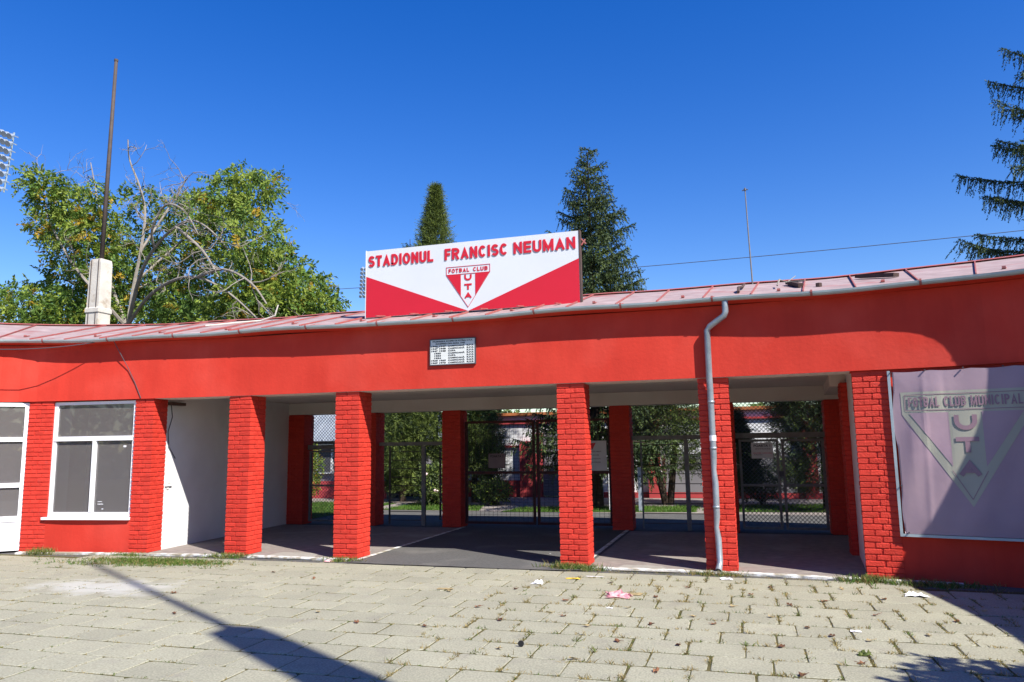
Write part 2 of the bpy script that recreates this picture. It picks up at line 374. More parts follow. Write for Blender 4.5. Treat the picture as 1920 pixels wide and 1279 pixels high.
def sweep(mb, s0, s1, prof, step=.3, mi=0, zf=None, cap=True):
    """closed profile [(off, z)] swept along the plan"""
    n = max(2, int((s1 - s0) / step)); k = len(prof); V = []
    for i in range(n + 1):
        s = s0 + (s1 - s0) * i / n; p, t, nn = at(s); dz = zf(s) if zf else 0
        for o, z in prof: V.append((p.x + nn.x * o, p.y + nn.y * o, z + dz))
    F = [(i * k + j, i * k + (j + 1) % k, (i + 1) * k + (j + 1) % k, (i + 1) * k + j) for i in range(n) for j in range(k)]
    if cap: F += [tuple(range(k))[::-1], tuple(range(n * k, n * k + k))]
    mb.add(V, F, mi)

H_COL = 2.49; Z_EAVE = 3.52; NCOURSE = 35; CH = H_COL / NCOURSE
BACK_Y = 14.5

# ------------------------------------------------------------------ ground
mb = MB(); mb.add([(-600, -600, -.06), (600, -600, -.06), (600, 900, -.06), (-600, 900, -.06)], [(0, 1, 2, 3)])
tag(mb.build('ground', 'earth'), kind='structure')
pav = MB(); pav.add([(-30, -14, -.0045), (14, -14, -.0045), (14, 10.6, -.0045), (-30, 10.6, -.0045)], [(0, 1, 2, 3)])
pavement = tag(pav.build('pavement', 'joint_soil'), kind='structure')

# paving slabs
SW, SD, GAP = .452, .395, .021
def slab_mesh(k, w, d):
    r = random.Random(100 + k); c = .005; h = .05
    def j(a=.004): return r.uniform(-a, a)
    cs = [(-w / 2 + j(), -d / 2 + j()), (w / 2 + j(), -d / 2 + j()), (w / 2 + j(), d / 2 + j()), (-w / 2 + j(), d / 2 + j())]
    # outline with worn corners
    pl = []
    for i, p in enumerate(cs):
        a, b = cs[i - 1], cs[(i + 1) % 4]; q = r.uniform(.006, .03)
        for e in (a, b):
            L = math.dist(p, e); pl.append((p[0] + (e[0] - p[0]) / L * q, p[1] + (e[1] - p[1]) / L * q))
    n = len(pl); V = [(x, y, -h) for x, y in pl] + [(x, y, -c) for x, y in pl]
    V += [(x * (1 - 2 * c / w), y * (1 - 2 * c / d), j(.001)) for x, y in pl]
    F = [(i + a * n, (i + 1) % n + a * n, (i + 1) % n + (a + 1) * n, i + (a + 1) * n) for a in (0, 1) for i in range(n)] + [tuple(range(2 * n, 3 * n))]
    return make_mesh('slab', V, F, 'paving_concrete')
slab_var = [slab_mesh(k, SW - .013, SD - .019) for k in range(10)]
slabs = []
Y0 = 9.62
def forecourt_edge(X): return wp(max(min(X, 4.9), -12.9)).y - .30
row = 0; y = Y0
JOINTS = []
while y > -3:
    sh = (row % 2) * .5 * SW + random.uniform(-.07, .07)
    x = -17 + sh
    while x < 5.2:
        ok = y + SD / 2 < forecourt_edge(x) + .12 and (abs(x - AX) < 9.0)
        if ok:
            slabs.append((x + random.uniform(-.005, .005), y + random.uniform(-.005, .005)))
            JOINTS.append((x + SW / 2, y, 1)); JOINTS.append((x, y - SD / 2, 0))
        x += SW
    y -= SD; row += 1
def in_view(x, y, mar=0.):
    cx = x * math.cos(yaw) + y * math.sin(yaw); cy = -x * math.sin(yaw) + y * math.cos(yaw)
    return cy > 5.0 - mar and abs(cx) < .70 * cy + .3 + mar
vis = sorted([s for s in slabs if in_view(*s)], key=lambda s: s[0] ** 2 + s[1] ** 2)
near = set(vis[:300])
sm = MB()
for i, (x, y) in enumerate(slabs):
    rot = (random.uniform(-.006, .006), random.uniform(-.006, .006), random.uniform(-.010, .010)); z = random.uniform(-.001, .003)
    me = slab_var[i % 10] if random.random() < .5 else random.choice(slab_var)
    if (x, y) in near: link('paving_slab', me, pavement, (x, y, z), rot, world=False)
    else:
        M4 = Matrix.Translation((x, y, z)) @ Matrix.Rotation(rot[2], 4, 'Z') @ Matrix.Rotation(rot[0], 4, 'X')
        sm.add([M4 @ v.co for v in me.vertices], [tuple(p.vertices) for p in me.polygons])
tag(sm.build('paving_slabs_beyond', 'paving_concrete', pavement), kind='stuff')

# passage floor, painted lines, kerb
fl = MB(); xs = [-9.9, -9.3, -7.7, -5.55]
fl.add([(-13.5, 9.55, -.004), (5.5, 9.55, -.004), (5.5, 18.2, -.004), (-13.5, 18.2, -.004)], [(0, 1, 2, 3)])
def floor_piece(X0, X1, y1, z, name, m_):
    b = MB(); n = 12
    P = [wp(X0 + (X1 - X0) * i / n, .20 + random.uniform(-.02, .02), z) for i in range(n + 1)] if X0 > -13 else []
    V = [tuple(p) for p in P] + [(X1 + .25 if X1 > 0 else X1, y1, z), (X0 - .35 if X0 < -8 else X0, y1, z)]
    b.add(V, [tuple(range(len(V)))]); return tag(b.build(name, m_), kind='structure')
tag(fl.build('service_road', 'asphalt'), kind='structure')
floor_piece(-9.5, -5.5, 14.4, .006, 'passage_floor', 'concrete_floor')
floor_piece(-2.35, 1.6, 14.4, .006, 'passage_floor', 'concrete_floor')
b = MB()
P = [(-5.62, 9.86), (-4.9, 9.82), (-4.0, 9.84), (-3.2, 9.80), (-2.35, 9.84), (-2.12, 9.9), (-2.12, 14.95), (-5.5, 14.95), (-5.5, 9.95)]
b.add([(p[0], p[1], .010) for p in P], [tuple(range(len(P)))]); tag(b.build('passage_driveway', 'asphalt'), kind='structure')
for (X0, X1, Ya, Yb) in ((-7.2, -6.3, 10.0, 10.62), (-1.75, -1.0, 9.98, 10.45)):
    b = MB(); b.add([(X0, Ya, .0105), (X1 + .1, Ya, .0105), (X1 - .15, Yb, .0105), (X0 + .1, Yb, .0105)], [(0, 1, 2, 3)])
    tag(b.build('cement_patch', 'concrete_pale'), kind='structure')
for X in (-5.50, -2.2):
    b = MB(); b.box(X - .035, X + .035, 10.02, 14.5, .0145, .0165); tag(b.build('painted_line', 'white_paint_kerb'), kind='structure')
def kerb(Xa, Xb):
    b = MB(); n = max(3, int((Xb - Xa) / .12)); V = []
    for i in range(n + 1):
        X = Xa + (Xb - Xa) * i / n; w = random.uniform(-.012, .012)
        for o, z in ((.20 + w, -.03), (.20 + w, .024), (.11, .028), (.11, -.03)): V.append(wp(X, o, z))
    F = [(i * 4 + j, i * 4 + (j + 1) % 4, i * 4 + 4 + (j + 1) % 4, i * 4 + 4 + j) for i in range(n) for j in range(4)] + [(3, 2, 1, 0), (n * 4, n * 4 + 1, n * 4 + 2, n * 4 + 3)]
    b.add(V, F); tag(b.build('kerb', 'white_paint_kerb'), kind='structure')
kerb(-11.5, -9.2); kerb(-9.15, -7.6); kerb(-7.35, -5.65); kerb(-2.05, -.3); kerb(-.25, 2.3)

# ------------------------------------------------------------------ the entrance building
bld = empty('entrance_building', (AX, 10.22, 0), 'long low red entrance building with brick columns and pinkish metal roof', 'building')
s_all = (0, STOT)
def eave_w(s): return .012 * math.sin(s * 1.1) + .009 * math.sin(s * 2.7 + 1) - .018 * math.exp(-((s - s_of_x(-4.6)) / .9) ** 2)
b = MB(); sweep(b, 0, STOT, [(.03, H_COL), (.03, 3.44), (-.37, 3.44), (-.37, H_COL)])
fascia = b.build('fascia', 'red_plaster', bld)
# pale painted underside of the beam over the passage
b = MB(); sweep(b, s_of_x(-9.25), s_of_x(1.3), [(.025, H_COL - .004), (.025, H_COL - .002), (-.368, H_COL - .002), (-.368, H_COL - .004)])
b.build('beam_soffit', 'soffit', bld)
# roof: front and back sheet, one thick shell
b = MB(); sweep(b, 0, STOT, [(.17, Z_EAVE), (-2.0, 4.10), (-4.95, 3.42), (-4.95, 3.38), (-2.0, 4.04), (.17, Z_EAVE - .025)], zf=eave_w)
roof = b.build('roof', 'roof_sheet', bld)
b = MB(); sweep(b, 0, STOT, [(-1.94, 4.11), (-2.0, 4.135), (-2.06, 4.11), (-2.0, 4.10)], zf=eave_w); b.build('ridge_cap', 'roof_red', roof)
s = .2
while s < STOT - .1:
    sj = s + random.uniform(-.06, .06); p, t, n = at(sj); dz = eave_w(sj); b = MB()
    a = Vector((p.x + n.x * .17, p.y + n.y * .17, Z_EAVE + dz + .002)); c = Vector((p.x - n.x * 1.97, p.y - n.y * 1.97, 4.10 + dz + .002)); T = Vector((t.x, t.y, 0))
    b.obox(a - T * .007, T * .014, c - a, Vector((0, 0, .022 + random.uniform(-.004, .006)))); b.build('seam', 'roof_red', roof); s += .62
# flat lap joints across the slope
# soffit boards closing the overhang
b = MB(); sweep(b, 0, STOT, [(.12, 3.475), (.12, 3.485), (.0, 3.445), (.0, 3.44)], zf=eave_w); b.build('eave_board', 'red_plaster', bld)
# gutter: half-round channel
gp = [(.205 + .050 * math.cos(a), 3.512 + .052 * math.sin(a)) for a in np.linspace(math.pi, 2 * math.pi, 8)]
gp = gp + [(.205 + .043 * math.cos(a), 3.512 + .045 * math.sin(a)) for a in np.linspace(2 * math.pi, math.pi, 8)]
b = MB(); sweep(b, 0, STOT, gp, step=.2, zf=eave_w); gutter = b.build('gutter', 'zinc', bld, smooth=False)
s = .5
while s < STOT - .2:
    p, t, n = at(s); dz = eave_w(s); b = MB(); pts = []
    for a in np.linspace(math.pi * .95, 2.1 * math.pi, 9): o = .205 + .056 * math.cos(a); pts.append(Vector((p.x + n.x * o, p.y + n.y * o, 3.512 + dz + .058 * math.sin(a))))
    T = Vector((t.x, t.y, 0))
    for a, c in zip(pts, pts[1:]): b.add([a - T * .013, a + T * .013, c + T * .013, c - T * .013], [(0, 1, 2, 3)])
    b.obox(pts[0] - T * .013, T * .026, Vector((-n.x * .16, -n.y * .16, .045)), (0, 0, .006)); b.build('gutter_bracket', 'roof_red', gutter); s += 1.22
# snow stops: short red bent strips near the eave
s = 1.1
while s < STOT:
    p, t, n = at(s); T = Vector((t.x, t.y, 0)); Nn = Vector((n.x, n.y, 0)); z = Z_EAVE + eave_w(s) + .1
    b = MB(); c0 = Vector((p.x, p.y, 0)) - Nn * .18; c0.z = z + .0
    b.obox(c0 - T * .02, T * .04, -Nn * .14 + Vector((0, 0, .037)), (0, 0, .01)); b.obox(c0 - T * .02, T * .04, -Nn * .02, (0, 0, .035)); b.build('snow_stop', 'roof_red', roof); s += 1.24

# brick columns -------------------------------------------------
brick_cache = {}
def brick_mesh(w, d, h, k):
    key = (round(w, 3), round(d, 3), k)
    if key in brick_cache: return brick_cache[key]
    r = random.Random(hash(key)); c = .0065
    V = []
    for zz, ins in ((0, c), (c, 0), (h - c, 0), (h, c)):
        for sx, sy in ((0, 0), (1, 0), (1, 1), (0, 1)):
            V.append(((ins if sx == 0 else w - ins) + r.uniform(-.0022, .0022), (ins if sy == 0 else d - ins) + r.uniform(-.0022, .0022), zz + r.uniform(-.0022, .0022)))
    F = [(3, 2, 1, 0), (12, 13, 14, 15)] + [(a * 4 + i, a * 4 + (i + 1) % 4, a * 4 + 4 + (i + 1) % 4, a * 4 + 4 + i) for a in range(3) for i in range(4)]
    brick_cache[key] = make_mesh('brick', V, F, 'red_brick'); return brick_cache[key]
def brick_column(loc, ang, w, dep, sides=True, single=True, h=H_COL, z0=0.):
    """loc = front left corner; the front face runs along local +x, the depth along local +y"""
    b = MB(); q = .009; b.box(q, w - q, q, dep, z0, h - .001)
    me = make_mesh('brick_column', b.v, b.f, 'red_joint')
    c = link('brick_column', me, bld, (loc[0], loc[1], 0), (0, 0, ang))
    join = MB(); n = int(round((h - z0) / CH)); g = .009
    rr = random.Random(int(abs(loc[0] * 100)))
    for i in range(n):
        if i % 2 == 0: fx = [0, .5 + rr.uniform(-.03, .03), 1]; fy = [0, .5, 1]
        else: fx = [0, .30 + rr.uniform(-.02, .02), .68 + rr.uniform(-.02, .02), 1]; fy = [0, .31, .69, 1]
        if not sides: fy = [0, .5]
        for a in range(len(fx) - 1):
            for e in range(len(fy) - 1):
                if sides and i % 2 and a == 1 and e == 1: continue
                bw = round((fx[a + 1] - fx[a]) * w - g, 2); bd = round((fy[e + 1] - fy[e]) * dep - g, 2)
                k = rr.randrange(5); me = brick_mesh(bw, bd, CH - g, k)
                # keep outer faces flush with the column face
                px = fx[a] * w + (0 if a == 0 else g / 2); py = fy[e] * dep + (0 if e == 0 else g / 2)
                if a == len(fx) - 2: px = w - bw
                if sides and e == len(fy) - 2: py = dep - bd
                p = Vector((px + rr.uniform(-.0015, .0015), py + rr.uniform(-.0025, .001), z0 + i * CH + g / 2))
                if single: link('brick', me, c, p, (0, 0, rr.uniform(-.006, .006)), world=False)
                else: join.add([v.co + p for v in me.vertices], [tuple(f.vertices) for f in me.polygons])
    if not single:
        o = link('brickwork', make_mesh('brickwork', join.v, join.f, 'red_brick'), c, world=False); tag(o, kind='stuff')
    return c
FRONT = [(-7.90, -7.50), (-5.98, -5.575), (-2.48, -2.09), (-.55, -.155)]
for a, c in FRONT: brick_column(wp(a), 0., c - a, .40)
def pier(Xa, Xb, dep, sides):
    a, c = wp(Xa), wp(Xb); return brick_column(a, math.atan2(c.y - a.y, c.x - a.x), (c - a).length, dep, sides)
pier(-11.58, -11.15, .30, False)
pier(-9.62, -9.28, .36, True)
pier(1.32, 1.72, .36, True)
for a, c in [(-9.66, -9.26)] + FRONT + [(1.40, 1.72)]: brick_column((a, BACK_Y), 0., c - a, .40, True, False, 2.37)
brick_column((1.40, 11.95), 0., .30, .34, True, False, 2.48)

# beams, ceiling, side walls of the passage
def part(name, m_, f):
    b = MB(); f(b); return b.build(name, m_, bld)
part('back_beam', 'soffit', lambda b: b.box(-10.2, 2.2, BACK_Y + .0, BACK_Y + .38, 2.372, 3.40))
def ceil(b):
    P = [wp(X, -.30) for X in np.linspace(-9.35, 1.4, 20)]
    b.hexa([(p.x, p.y) for p in P] + [(1.9, 14.55), (-9.9, 14.55)], 2.62, 2.70)
part('ceiling', 'soffit', ceil)
part('side_wall', 'white_plaster', lambda b: b.hexa([(-9.34, 10.36), (-9.68, BACK_Y + .35), (-9.92, BACK_Y + .35), (-9.58, 10.42)], 0, 2.66))
part('side_wall', 'white_plaster', lambda b: b.hexa([(1.37, 10.40), (1.60, 10.40), (1.95, BACK_Y + .35), (1.72, BACK_Y + .35)], 0, 2.66))
part('side_beam', 'soffit', lambda b: b.hexa([(1.28, 12.2), (1.7, 12.2), (1.9, 14.5), (1.42, 14.5)], 2.45, 2.63))

# walls of the ticket office and of the right-hand side
def wallrun(name, Xa, Xb, z0, z1, off=-.012, th=.26, m_='red_plaster'):
    b = MB(); sweep(b, s_of_x(Xa) if Xa > -13 else 0, s_of_x(Xb) if Xb < 4.95 else STOT, [(off, z0), (off, z1), (off - th, z1), (off - th, z0)], .3); return b.build(name, m_, bld)
wallrun('wall', 1.715, 99, -.02, H_COL)
wallrun('window_parapet', -11.16, -9.61, -.02, .525, off=.0)
wallrun('wall', -99, -12.86, -.02, H_COL)
# room behind the glass
b = MB()
def quad(*P): b.add(P, [(0, 1, 2, 3)])
A_, B_ = wp(-12.80, -.28), wp(-9.62, -.3)
A3, B3 = Vector((-13.6, 12.9, 0)), Vector((-9.9, 13.4, 0))
for p, q in ((A_, A3), (A3, B3), (B3, B_)):
    quad((p.x, p.y, 0), (q.x, q.y, 0), (q.x, q.y, 2.6), (p.x, p.y, 2.6))
RP = [wp(X, -.32) for X in np.linspace(-12.8, -9.62, 9)]
b.add([(p.x, p.y, 2.6) for p in RP] + [(B3.x, B3.y, 2.6), (A3.x, A3.y, 2.6)], [tuple(range(11))])
room = b.build('room_wall', 'room_wall', bld)
b = MB(); b.add([(p.x, p.y, .012) for p in RP] + [(B3.x, B3.y, .012), (A3.x, A3.y, .012)], [tuple(range(11))]); b.build('room_floor', 'room_dark', bld)
b = MB(); b.box(-10.9, -10.45, 11.6, 12.2, .02, 2.55); b.build('room_pillar', 'room_wall', bld)
b = MB(); b.box(-10.35, -9.95, 12.3, 12.95, .02, 2.2); b.build('room_cupboard', 'room_dark', bld)

def frame_axes(Xa, Xb, off):
    a, c = wp(Xa, off), wp(Xb, off); ex = (c - a); L = ex.length; ex = ex / L
    return a, ex, Vector((ex.y, -ex.x, 0)), L
# window
o, ex, en, L = frame_axes(-11.15, -9.62, -.03)
win = MB()
def fbar(mb, x, w, z, h, dep=.06, fwd=.0): mb.obox(o + ex * x + en * (fwd) + Vector((0, 0, z)) , ex * w, -en * dep, (0, 0, h))
Zb, Zt = .57, 2.47
fbar(win, 0, .065, Zb, Zt - Zb); fbar(win, L - .05, .05, Zb, Zt - Zb); fbar(win, .065, L - .115, Zt - .05, .05); fbar(win, .065, L - .115, Zb, .075)
window = win.build('window', 'white_pvc', bld)
w2 = MB(); fbar(w2, .03, L - .06, 1.815, .075, .05, .012); w2.build('transom', 'white_pvc', window)
w2 = MB(); fbar(w2, .765, .065, Zb + .076, 1.814 - Zb - .077, .05, .010); w2.build('mullion', 'white_pvc', window)
w2 = MB(); fbar(w2, -.06, L + .07, Zb - .042, .04, .10, .075); w2.build('sill', 'white_pvc', window)
for (xa, xb, za, zb) in ((.065, L - .05, 1.89, Zt - .05), (.065, .765, Zb + .075, 1.815), (.83, L - .05, Zb + .075, 1.815)):
    w2 = MB(); w2.add([o + ex * x - en * .03 + Vector((0, 0, z)) for x, z in ((xa, za), (xb, za), (xb, zb), (xa, zb))], [(0, 1, 2, 3)]); w2.build('pane', 'window_glass', window)
w2 = MB(); fbar(w2, -.02, .02, Zb, Zt - Zb, .34, -.062); w2.build('reveal', 'white_plaster', window)
w2 = MB()
for (x, z, w, h) in ((1.32, 1.70, .05, .03), (.93, .62, .05, .025), (.98, .69, .03, .012), (.90, .77, .10, .01), (.90, .81, .08, .008)):
    w2.obox(o + ex * x - en * .027 + Vector((0, 0, z)), ex * w, en * .002, (0, 0, h))
w2.build('sticker', 'plastic_white', window)
# glazed door left of the pier
o, ex, en, L = frame_axes(-12.85, -11.59, -.03)
dm = MB(); fbar(dm, 0, .07, .03, 2.44); fbar(dm, L - .065, .06, .03, 2.44); fbar(dm, .07, L - .135, 2.41, .06)
for z, h in ((1.82, .075), (1.06, .075), (.50, .09)): fbar(dm, .07, L - .135, z, h, .05, .006)
door = dm.build('glazed_door', 'white_pvc', bld)
dm = MB(); fbar(dm, .07, L - .135, .03, .47, .035, -.01); dm.build('door_panel', 'white_pvc', door)
for za, zb in ((1.895, 2.41), (1.135, 1.82), (.59, 1.06)):
    dm = MB(); dm.add([o + ex * x - en * .03 + Vector((0, 0, z)) for x, z in ((.07, za), (L - .065, za), (L - .065, zb), (.07, zb))], [(0, 1, 2, 3)]); dm.build('pane', 'window_glass', door)

# downpipe: outlet, elbow, offset, dented pipe in front of the fourth free column, shoe
def pp(X, off, z): q = wp(X, off, z); return q
pts = [pp(-.13, .19, 3.47), pp(-.13, .19, 3.33), pp(-.15, .185, 3.28), pp(-.345, .115, 3.16), pp(-.385, .095, 3.11), pp(-.388, .09, 2.5), pp(-.386, .058, 2.35), pp(-.385, .058, 1.45), pp(-.392, .050, 1.28), pp(-.380, .060, 1.12), pp(-.382, .062, .70), pp(-.395, .050, .56), pp(-.378, .060, .42), pp(-.374, .066, .13), pp(-.385, .12, .055), pp(-.392, .17, .03)]
rad = [.040, .040, .041, .041, .041, .041, .041, .040, .033, .040, .040, .031, .040, .040, .042, .041]
b = MB(); b.tube(pts, rad, 14, cap=False); pipe = b.build('downpipe', 'zinc_pipe', bld, smooth=True)
inner = MB(); inner.tube([pts[-1] + Vector((0, .002, .002)), pts[-2]], [.037, .037], 14); inner.build('pipe_mouth', 'dark_frame', pipe)
for z in (2.15, 1.55, .80):
    b = MB(); b.tube([pp(-.384, .060, z), pp(-.384, .060, z + .03)], .045, 14); b.build('pipe_collar', 'zinc_pipe', pipe, True)
b = MB(); b.tube([pp(-.385, .058, 1.66), pp(-.385, .058, 1.73)], .0445, 14); b.build('torn_tape', 'plastic_white', pipe)

# rubbish lying on the roof and the thin mast
def on_roof(X, o):
    s = s_of_x(X); p, t, n = at(s); return Vector((p.x + n.x * o, p.y + n.y * o, Z_EAVE + (.17 - o) / 2.17 * .58 + eave_w(s)))
def lone(name, m_, f, label, cat, group=None, smooth=False):
    b = MB(); f(b); return tag(b.build(name, m_, None, smooth), label, cat, group)
lone('timber_plank', 'timber', lambda b: b.bar(on_roof(1.52, -1.3) + Vector((0, 0, .04)), on_roof(1.95, -.75) + Vector((0, 0, .04)), .09, .05), 'dark weathered plank lying on the roof above the banner side', 'plank')
lone('timber_plank', 'timber', lambda b: b.bar(on_roof(.62, -1.25) + Vector((0, 0, .04)), on_roof(.80, -.55) + Vector((0, 0, .04)), .07, .05), 'dark short plank on the roof crossed by a dry twig', 'plank')
lone('dry_branch', 'bark_grey', lambda b: [b.tube([on_roof(.50, -.6) + Vector((0, 0, .05)), on_roof(.52, -.9) + Vector((0, 0, .11)), on_roof(.62, -1.0) + Vector((0, 0, .06)), on_roof(.85, -.8) + Vector((0, 0, .08))], [.012, .014, .014, .008], 5), b.tube([on_roof(.62, -1.0) + Vector((0, 0, .06)), on_roof(.72, -1.25) + Vector((0, 0, .13))], [.01, .005], 5)], 'crooked dry branch lying across a plank on the roof', 'branch')
lone('bent_strip', 'timber', lambda b: b.tube([on_roof(.02, -.2) + Vector((0, 0, .02)), on_roof(.0, -.5) + Vector((0, 0, .06)), on_roof(.03, -.9) + Vector((0, 0, .04)), on_roof(.03, -1.25) + Vector((0, 0, .05))], .022, 5), 'dark bent strip hanging down the roof below the thin mast', 'strip')
lone('pipe_stub', 'timber', lambda b: b.tube([on_roof(1.02, -.55), on_roof(1.02, -.55) + Vector((0, 0, .05))], .04, 8), 'small dark stub standing on the roof right of the planks', 'stub')
b = MB(); base = on_roof(.11, -1.95); b.tube([base - Vector((0, 0, .05)), base + Vector((-.02, 0, .9)), base + Vector((-.03, 0, 1.58))], [.012, .010, .008], 8)
rod = empty('roof_mast', base, 'thin grey metal mast standing on the roof ridge', 'mast'); b.build('pole', 'grey_steel', rod)
b = MB(); t_ = base + Vector((-.03, 0, 1.53)); b.tube([t_, t_ + Vector((0, 0, .04))], [.022, .012], 8); b.tube([t_ + Vector((-.045, 0, .0)), t_ + Vector((0, 0, .03)), t_ + Vector((.045, 0, .01))], .008, 5); b.build('tip', 'dark_frame', rod)
lone('bent_conduit', 'concrete_pillar', lambda b: b.tube([on_roof(-9.0, -.9) + Vector((0, 0, .03)), on_roof(-8.3, -1.5) + Vector((0, 0, .03)), on_roof(-8.05, -1.55) + Vector((0, 0, .10)), on_roof(-8.02, -1.55) + Vector((0, 0, .30))], .014, 6), 'pale bent conduit lying on the roof left of the name board', 'conduit')

# ------------------------------------------------------------------ name board on the roof
SX0, SX1, SY, SZ0, SZ1 = -5.82, -2.235, 10.85, 3.74, 4.862
SWd, SHt = SX1 - SX0, SZ1 - SZ0
sign = empty('name_board', ((SX0 + SX1) / 2, SY, SZ0), 'large white and red board with the stadium name and a triangular emblem on the roof', 'sign')
b = MB(); b.box(SX0, SX1, SY, SY + .09, SZ0, SZ1); b.build('panel', 'sign_white', sign)
b = MB(); b.box(SX1 + .001, SX1 + .022, SY - .006, SY + .10, SZ0 - .01, SZ1 + .01); b.build('edge_trim', 'timber', sign)
b = MB(); b.box(SX0 - .012, SX0 - .001, SY - .006, SY + .095, SZ0 - .01, SZ1 + .01); b.build('edge_trim', 'sign_white', sign)
so = Vector((SX0, SY - .002, SZ0)); sex = Vector((1, 0, 0)); sen = Vector((0, -1, 0))
def flat(parent, name, m_, pts, o, ex, en, d=.003, warp=None):
    b = MB(); n = len(pts); V = []
    for k in (0, d):
        for x, z in pts: V.append(o + ex * x + Vector((0, 0, z)) + en * (k + (warp(x, z) if warp else 0)))
    b.add(V, [tuple(range(n))[::-1], tuple(range(n, 2 * n))] + [(i, (i + 1) % n, (i + 1) % n + n, i + n) for i in range(n)]); return b.build(name, m_, parent)
W, Hh = SWd, SHt
flat(sign, 'red_field', 'sign_red', [(0.004, 0.004), (W * .498, .004), (.004, Hh * .615)], so, sex, sen)
flat(sign, 'red_field', 'sign_red', [(W - .004, 0.004), (W - .004, Hh * .615), (W * .502, .004)], so, sex, sen)
for txt, xa, xb in (('STADIONUL', .012, .335), ('FRANCISC', .390, .685), ('NEUMAN', .712, .986)):
    b = MB(); stroke_text(b, txt, so, sex, sen, W * xa, Hh * .755, W * (xb - xa), Hh * .165, .038, .010); b.build('lettering', 'sign_red', sign)
cx = W * .5; bw = W * .102; bt, bb, tip = Hh * .645, Hh * .535, Hh * .055
def outline(parent, pts, w, m_, o, ex, en, d=.004, warp=None, name='outline'):
    b = MB(); n = len(pts)
    for i in range(n):
        p = np.array(pts[i]); q = np.array(pts[(i + 1) % n]); t = (q - p) / np.linalg.norm(q - p); nn = np.array([-t[1], t[0]]) * w / 2
        Q = [p - nn - t * w / 2, q - nn + t * w / 2, q + nn + t * w / 2, p + nn - t * w / 2]
        dd = d + i * .0004
        V = [o + ex * float(x) + Vector((0, 0, float(z))) + en * (k + (warp(float(x), float(z)) if warp else 0)) for k in (0, dd) for x, z in Q]
        b.add(V, [(3, 2, 1, 0), (4, 5, 6, 7), (0, 1, 5, 4), (1, 2, 6, 5), (2, 3, 7, 6), (3, 0, 4, 7)])
    return b.build(name, m_, parent)
outline(sign, [(cx - bw, bt), (cx + bw, bt), (cx + bw, bb), (cx - bw, bb)], .007, 'sign_red', so, sex, sen, .0035)
outline(sign, [(cx - bw, bb), (cx + bw, bb), (cx, tip)], .006, 'sign_red', so, sex, sen, .0045)
st = W * .034
def tri_z(x): return bb - (1 - abs(x - cx) / bw) * 0 + (tip - bb) * (1 - abs(x - cx) / bw)
for sg in (-1, 1):
    flat(sign, 'emblem_field', 'sign_red', [(cx + sg * bw * .97, bb - .004), (cx + sg * st, bb - .004), (cx + sg * st, tri_z(cx + sg * st) + .01)][::sg], so, sex, sen, .003)
for wrd, xa, xb in (('FOTBAL', -.90, .06), ('CLUB', .24, .90)):
    b = MB(); stroke_text(b, wrd, so, sex, sen, cx + bw * xa, bb + (bt - bb) * .25, bw * (xb - xa), (bt - bb) * .52, .013, .004, space=.2); b.build('lettering', 'sign_red', sign)
for ch, z in (('U', .435), ('T', .305), ('A', .185)):
    b = MB(); stroke_text(b, ch, so, sex, sen, cx - .062, Hh * z, .124, Hh * .085, .028, .004); b.build('lettering', 'sign_red', sign)
for X in np.linspace(SX0 + .35, SX1 - .3, 6):
    b = MB(); b.bar((X, SY + .05, SZ0 + .02), (X - .02, SY - .28, SZ0 - .03), .025, .015); b.bar((X, SY + .10, SZ1 - .25), (X, SY + .95, 3.93), .03, .03); b.build('stay', 'roof_red', sign)
b = MB(); b.bar((SX1 + .03, SY + .05, SZ1 - .12), (SX1 + .10, SY + .06, SZ1 - .20), .02); b.bar((SX1 + .03, SY + .05, SZ1 - .22), (SX1 + .09, SY + .06, SZ1 - .13), .02); b.build('clamp', 'roof_red', sign)

# ------------------------------------------------------------------ honours plaque
po, pex, pen = Vector((-4.375, 10.185, 2.835)), Vector((1, 0, 0)), Vector((0, -1, 0)); PW, PH = .70, .365
plq = empty('honours_plaque', (-4.03, 10.185, 2.835), 'small white plaque with black lists of years on the red fascia', 'plaque')
b = MB(); b.obox(po, pex * PW, pen * .02, (0, 0, PH)); b.build('plate', 'plaque_white', plq)
b = MB()
for x, z, w, h in ((-.012, -.012, PW + .024, .012), (-.012, PH, PW + .024, .012), (-.012, .0, .012, PH), (PW, 0, .012, PH)): b.obox(po + pex * x + Vector((0, 0, z)), pex * w, pen * .026, (0, 0, h))
b.build('rim', 'dark_frame', plq)
pf = po + pen * .0205
lines = [('PALMARESUL ECHIPEI DE FOTBAL U.T.A.', .05, .95), ('INCEPIND DIN ANUL 1945', .12, .78)]
rh = PH / 10.4
for i, (t, xa, xb) in enumerate(lines): b = MB(); text_on(b, t, pf, pex, pen, PW * xa, PH - rh * (i + 1.0), PW * (xb - xa), rh * .66, .03, .002); b.build('lettering', 'black_paint', plq)
rows = [('1946 1947', 'CAMPIOANĂ', 'R.P.R'), ('1947 1948', 'CAMPIOANĂ', 'R.P.R'), ('1947 1948', 'CUPA', 'R.P.R'), ('1950', 'CAMPIOANĂ', 'R.P.R'), ('1953', 'CUPA', 'R.P.R'), ('1954', 'CAMPIOANĂ', 'R.P.R'), ('1968 1969', 'CAMPIOANĂ', 'R.S.R'), ('1969 1970', 'CAMPIOANĂ', 'R.S.R')]
